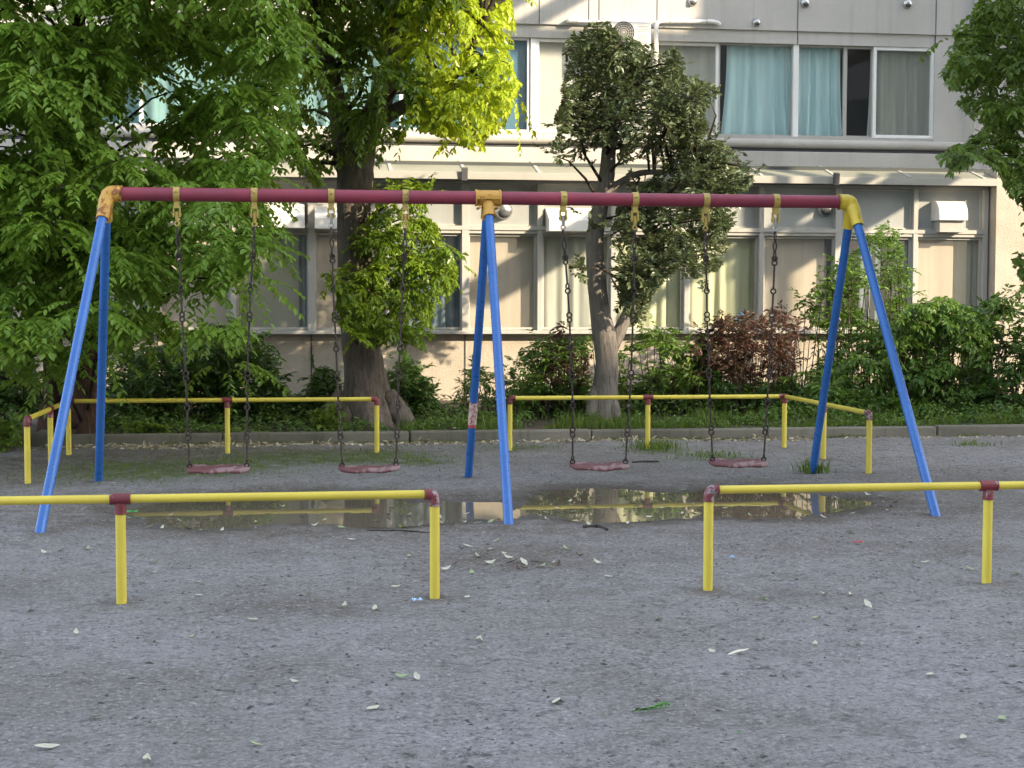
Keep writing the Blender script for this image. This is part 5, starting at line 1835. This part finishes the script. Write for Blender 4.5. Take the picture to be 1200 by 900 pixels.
fixed = [(36, 714), (89, 743), (228, 747), (296, 728), (345, 800), (440, 715), (489, 795), (437, 831), (561, 755), (472, 795), (113, 843), (55, 876), (299, 876), (171, 896), (713, 677), (772, 727), (889, 667), (895, 703), (996, 626), (1070, 661), (1085, 661), (1137, 668), (1192, 675), (1017, 712), (958, 725), (920, 755), (955, 755), (1007, 757), (1090, 793), (1173, 844), (835, 766), (706, 840), (652, 825), (1130, 869), (967, 699), (997, 699), (182, 661), (231, 683), (232, 702), (179, 671), (167, 653), (103, 646), (52, 651), (72, 647), (28, 670), (360, 651), (120, 610), (150, 604), (170, 604), (175, 614), (190, 616), (361, 700), (465, 690), (547, 700), (412, 633), (480, 652), (443, 716), (297, 728), (403, 716)]
cluster = [(540, 643), (548, 640), (533, 662), (553, 672), (592, 650), (596, 655), (614, 660), (620, 643), (615, 668), (607, 667), (632, 658), (640, 664), (648, 660), (634, 666), (655, 662), (574, 660), (580, 664), (590, 668), (663, 645), (678, 653), (683, 653), (646, 668), (576, 645), (582, 634), (560, 652), (522, 668), (636, 654), (601, 660), (700, 660)]
edge = [(500, 612), (520, 611), (545, 610), (560, 612), (575, 610), (530, 616), (585, 606), (690, 612), (735, 611), (760, 610), (640, 607), (1030, 592), (1036, 586), (1044, 592), (1050, 588), (1040, 598), (1033, 580), (1052, 596), (980, 580), (915, 575), (965, 603), (930, 609), (1000, 600), (1016, 578), (700, 578), (668, 580), (783, 575), (800, 571), (1010, 571), (220, 616), (235, 618), (260, 619), (300, 617), (345, 613), (370, 614), (400, 616), (210, 606), (200, 600), (355, 600), (330, 590), (510, 590), (455, 600)]
edge += [(655, 592), (672, 596), (690, 588), (706, 600), (718, 590), (733, 597), (745, 586), (760, 602), (776, 592), (800, 598), (640, 597), (668, 584), (688, 603), (812, 588), (850, 592), (900, 590), (880, 601), (930, 596), (480, 600), (515, 603), (548, 598), (440, 606), (380, 606), (300, 608), (240, 604)]
GL = 'fallen leaves scattered on the sand'
for (px, py) in fixed:
    mt = rl.choice(['fallen', 'fallen', 'fallen', 'fallen_green'])
    drop(rl.choice(protos[mt]), px, py, 'small pale fallen leaf lying singly on the open grey sand', GL, rl.uniform(0.75, 1.15))
for (px, py) in cluster:
    mt = rl.choice(['fallen', 'fallen', 'fallen_green', 'fallen_dark'])
    drop(rl.choice(protos[mt]), px, py, 'fallen leaf in the loose cluster in front of the middle front leg', 'leaves clustered before the middle leg', rl.uniform(0.8, 1.25))
for (px, py) in edge:
    mt = rl.choice(['fallen', 'fallen', 'fallen_green', 'fallen_dark'])
    drop(rl.choice(protos[mt]), px, py, 'fallen leaf lying in or at the edge of the puddle', 'leaves round the puddle', rl.uniform(0.75, 1.1))
big = leaf_proto(3, 0.105, 0.038, 0.1)
big.materials.append(M['fallen_big'])
drop(big, 865, 767, 'largest cream fallen leaf, alone on the right foreground sand', None, 1.0, rot=-0.25)
sp_ = MB()
g = G(762, 835)
for k in range(7):
    a = -1.2 + k * 0.4
    b = Vector((g.x + 0.02 * k - 0.06, g.y + 0.004 * k, 0.008))
    e = b + Vector((0.035 * math.cos(a) + 0.01, 0.04 * math.sin(a * 2), 0.016))
    sd = Vector((-(e - b).y, (e - b).x, 0)).normalized() * 0.009
    md = (b + e) / 2 + Vector((0, 0, 0.008))
    sp_.add([b, md + sd, e, md - sd], [(0, 1, 2, 3)])
sp_.tube([(g.x - 0.07, g.y - 0.004, 0.008), (g.x + 0.07, g.y + 0.024, 0.010)], 0.0022, 6)
o = sp_.build('leafy_sprig', M['greenleaf'], None, loc=(g.x, g.y, 0.0))
tag(o, 'small fresh green sprig lying on the foreground sand', 'sprig')
gs = leaf_proto(5, 0.04, 0.02, 0.3)
gs.materials.append(M['greenleaf'])
drop(gs, 866, 862, 'tiny bright green leaf near the bottom frame edge', None, 0.9)
gs2 = leaf_proto(6, 0.06, 0.03, 0.3)
gs2.materials.append(M['greenleaf'])
drop(gs2, 340, 790, 'dull green leaf beside a pale curled leaf, left foreground', None, 0.8)


def scrap(px, py, mat, label, cat, sx, sy, seed, name):
    r = random.Random(seed)
    g = G(px, py)
    z = float(height(np.array([g.x]), np.array([g.y]))[0])
    n = 5
    vs = [(g.x + (i / n - 0.5) * sx + r.uniform(-.1, .1) * sx, g.y + (j / 2 - 0.5) * sy, z + 0.016 + r.uniform(0, 0.012)) for j in range(3) for i in range(n + 1)]
    fs = [(j * (n + 1) + i, j * (n + 1) + i + 1, (j + 1) * (n + 1) + i + 1, (j + 1) * (n + 1) + i) for j in range(2) for i in range(n)]
    mb = MB()
    mb.add(vs, fs)
    o = mb.build(name, mat, None, loc=(g.x, g.y, z))
    sol = o.modifiers.new('thick', 'SOLIDIFY')
    sol.thickness = 0.002
    tag(o, label, cat)


scrap(1006, 637, 'redwrap', 'small red wrapper lying on the sand behind the right front rail', 'wrapper', 0.055, 0.03, 1, 'wrapper')
scrap(489, 706, 'bluewrap', 'small pale blue wrapper beside the foot of the left front rail end post', 'wrapper', 0.05, 0.035, 2, 'wrapper')
scrap(857, 658, 'bluewrap', 'tiny light blue scrap on the sand beyond the right front rail', 'wrapper', 0.03, 0.02, 3, 'wrapper')
scrap(154, 597, 'greenwrap', 'bright green wrapper at the left end of the puddle', 'wrapper', 0.085, 0.05, 4, 'wrapper')


def stick(label, pts, r, seed):
    q = [G(*p) for p in pts]
    for p in q:
        p.z = float(height(np.array([p.x]), np.array([p.y]))[0]) + r * 0.7
    mb = MB()
    pp_, rr__ = smooth_path(q, [r * 0.7] + [r] * (len(q) - 2) + [r * 0.5], 4)
    mb.tube(pp_, rr__, 8, wob=0.15, rng=random.Random(seed))
    o = mb.build('stick', 'stick', None, loc=tuple(q[0]))
    tag(o, label, 'stick')


stick('flat dark stick on the sand just right of the third swing seat', [(741, 543), (757, 542.4), (772, 542)], 0.012, 1)
stick('long thin grey twig on the sand in front of the left puddle', [(430, 621), (470, 622), (505, 623.5)], 0.005, 2)
stick('dark clump of wet twigs in front of the right puddle', [(684, 620), (700, 617), (712, 622)], 0.014, 3)

# ------------------------------------------------------------------ render settings
scene.cycles.use_denoising = True
scene.cycles.max_bounces = 6
scene.cycles.diffuse_bounces = 3
scene.cycles.glossy_bounces = 3
scene.cycles.transmission_bounces = 4
scene.cycles.transparent_max_bounces = 12
scene.cycles.use_fast_gi = False
scene.cycles.sample_clamp_indirect = 6
scene.render.film_transparent = False
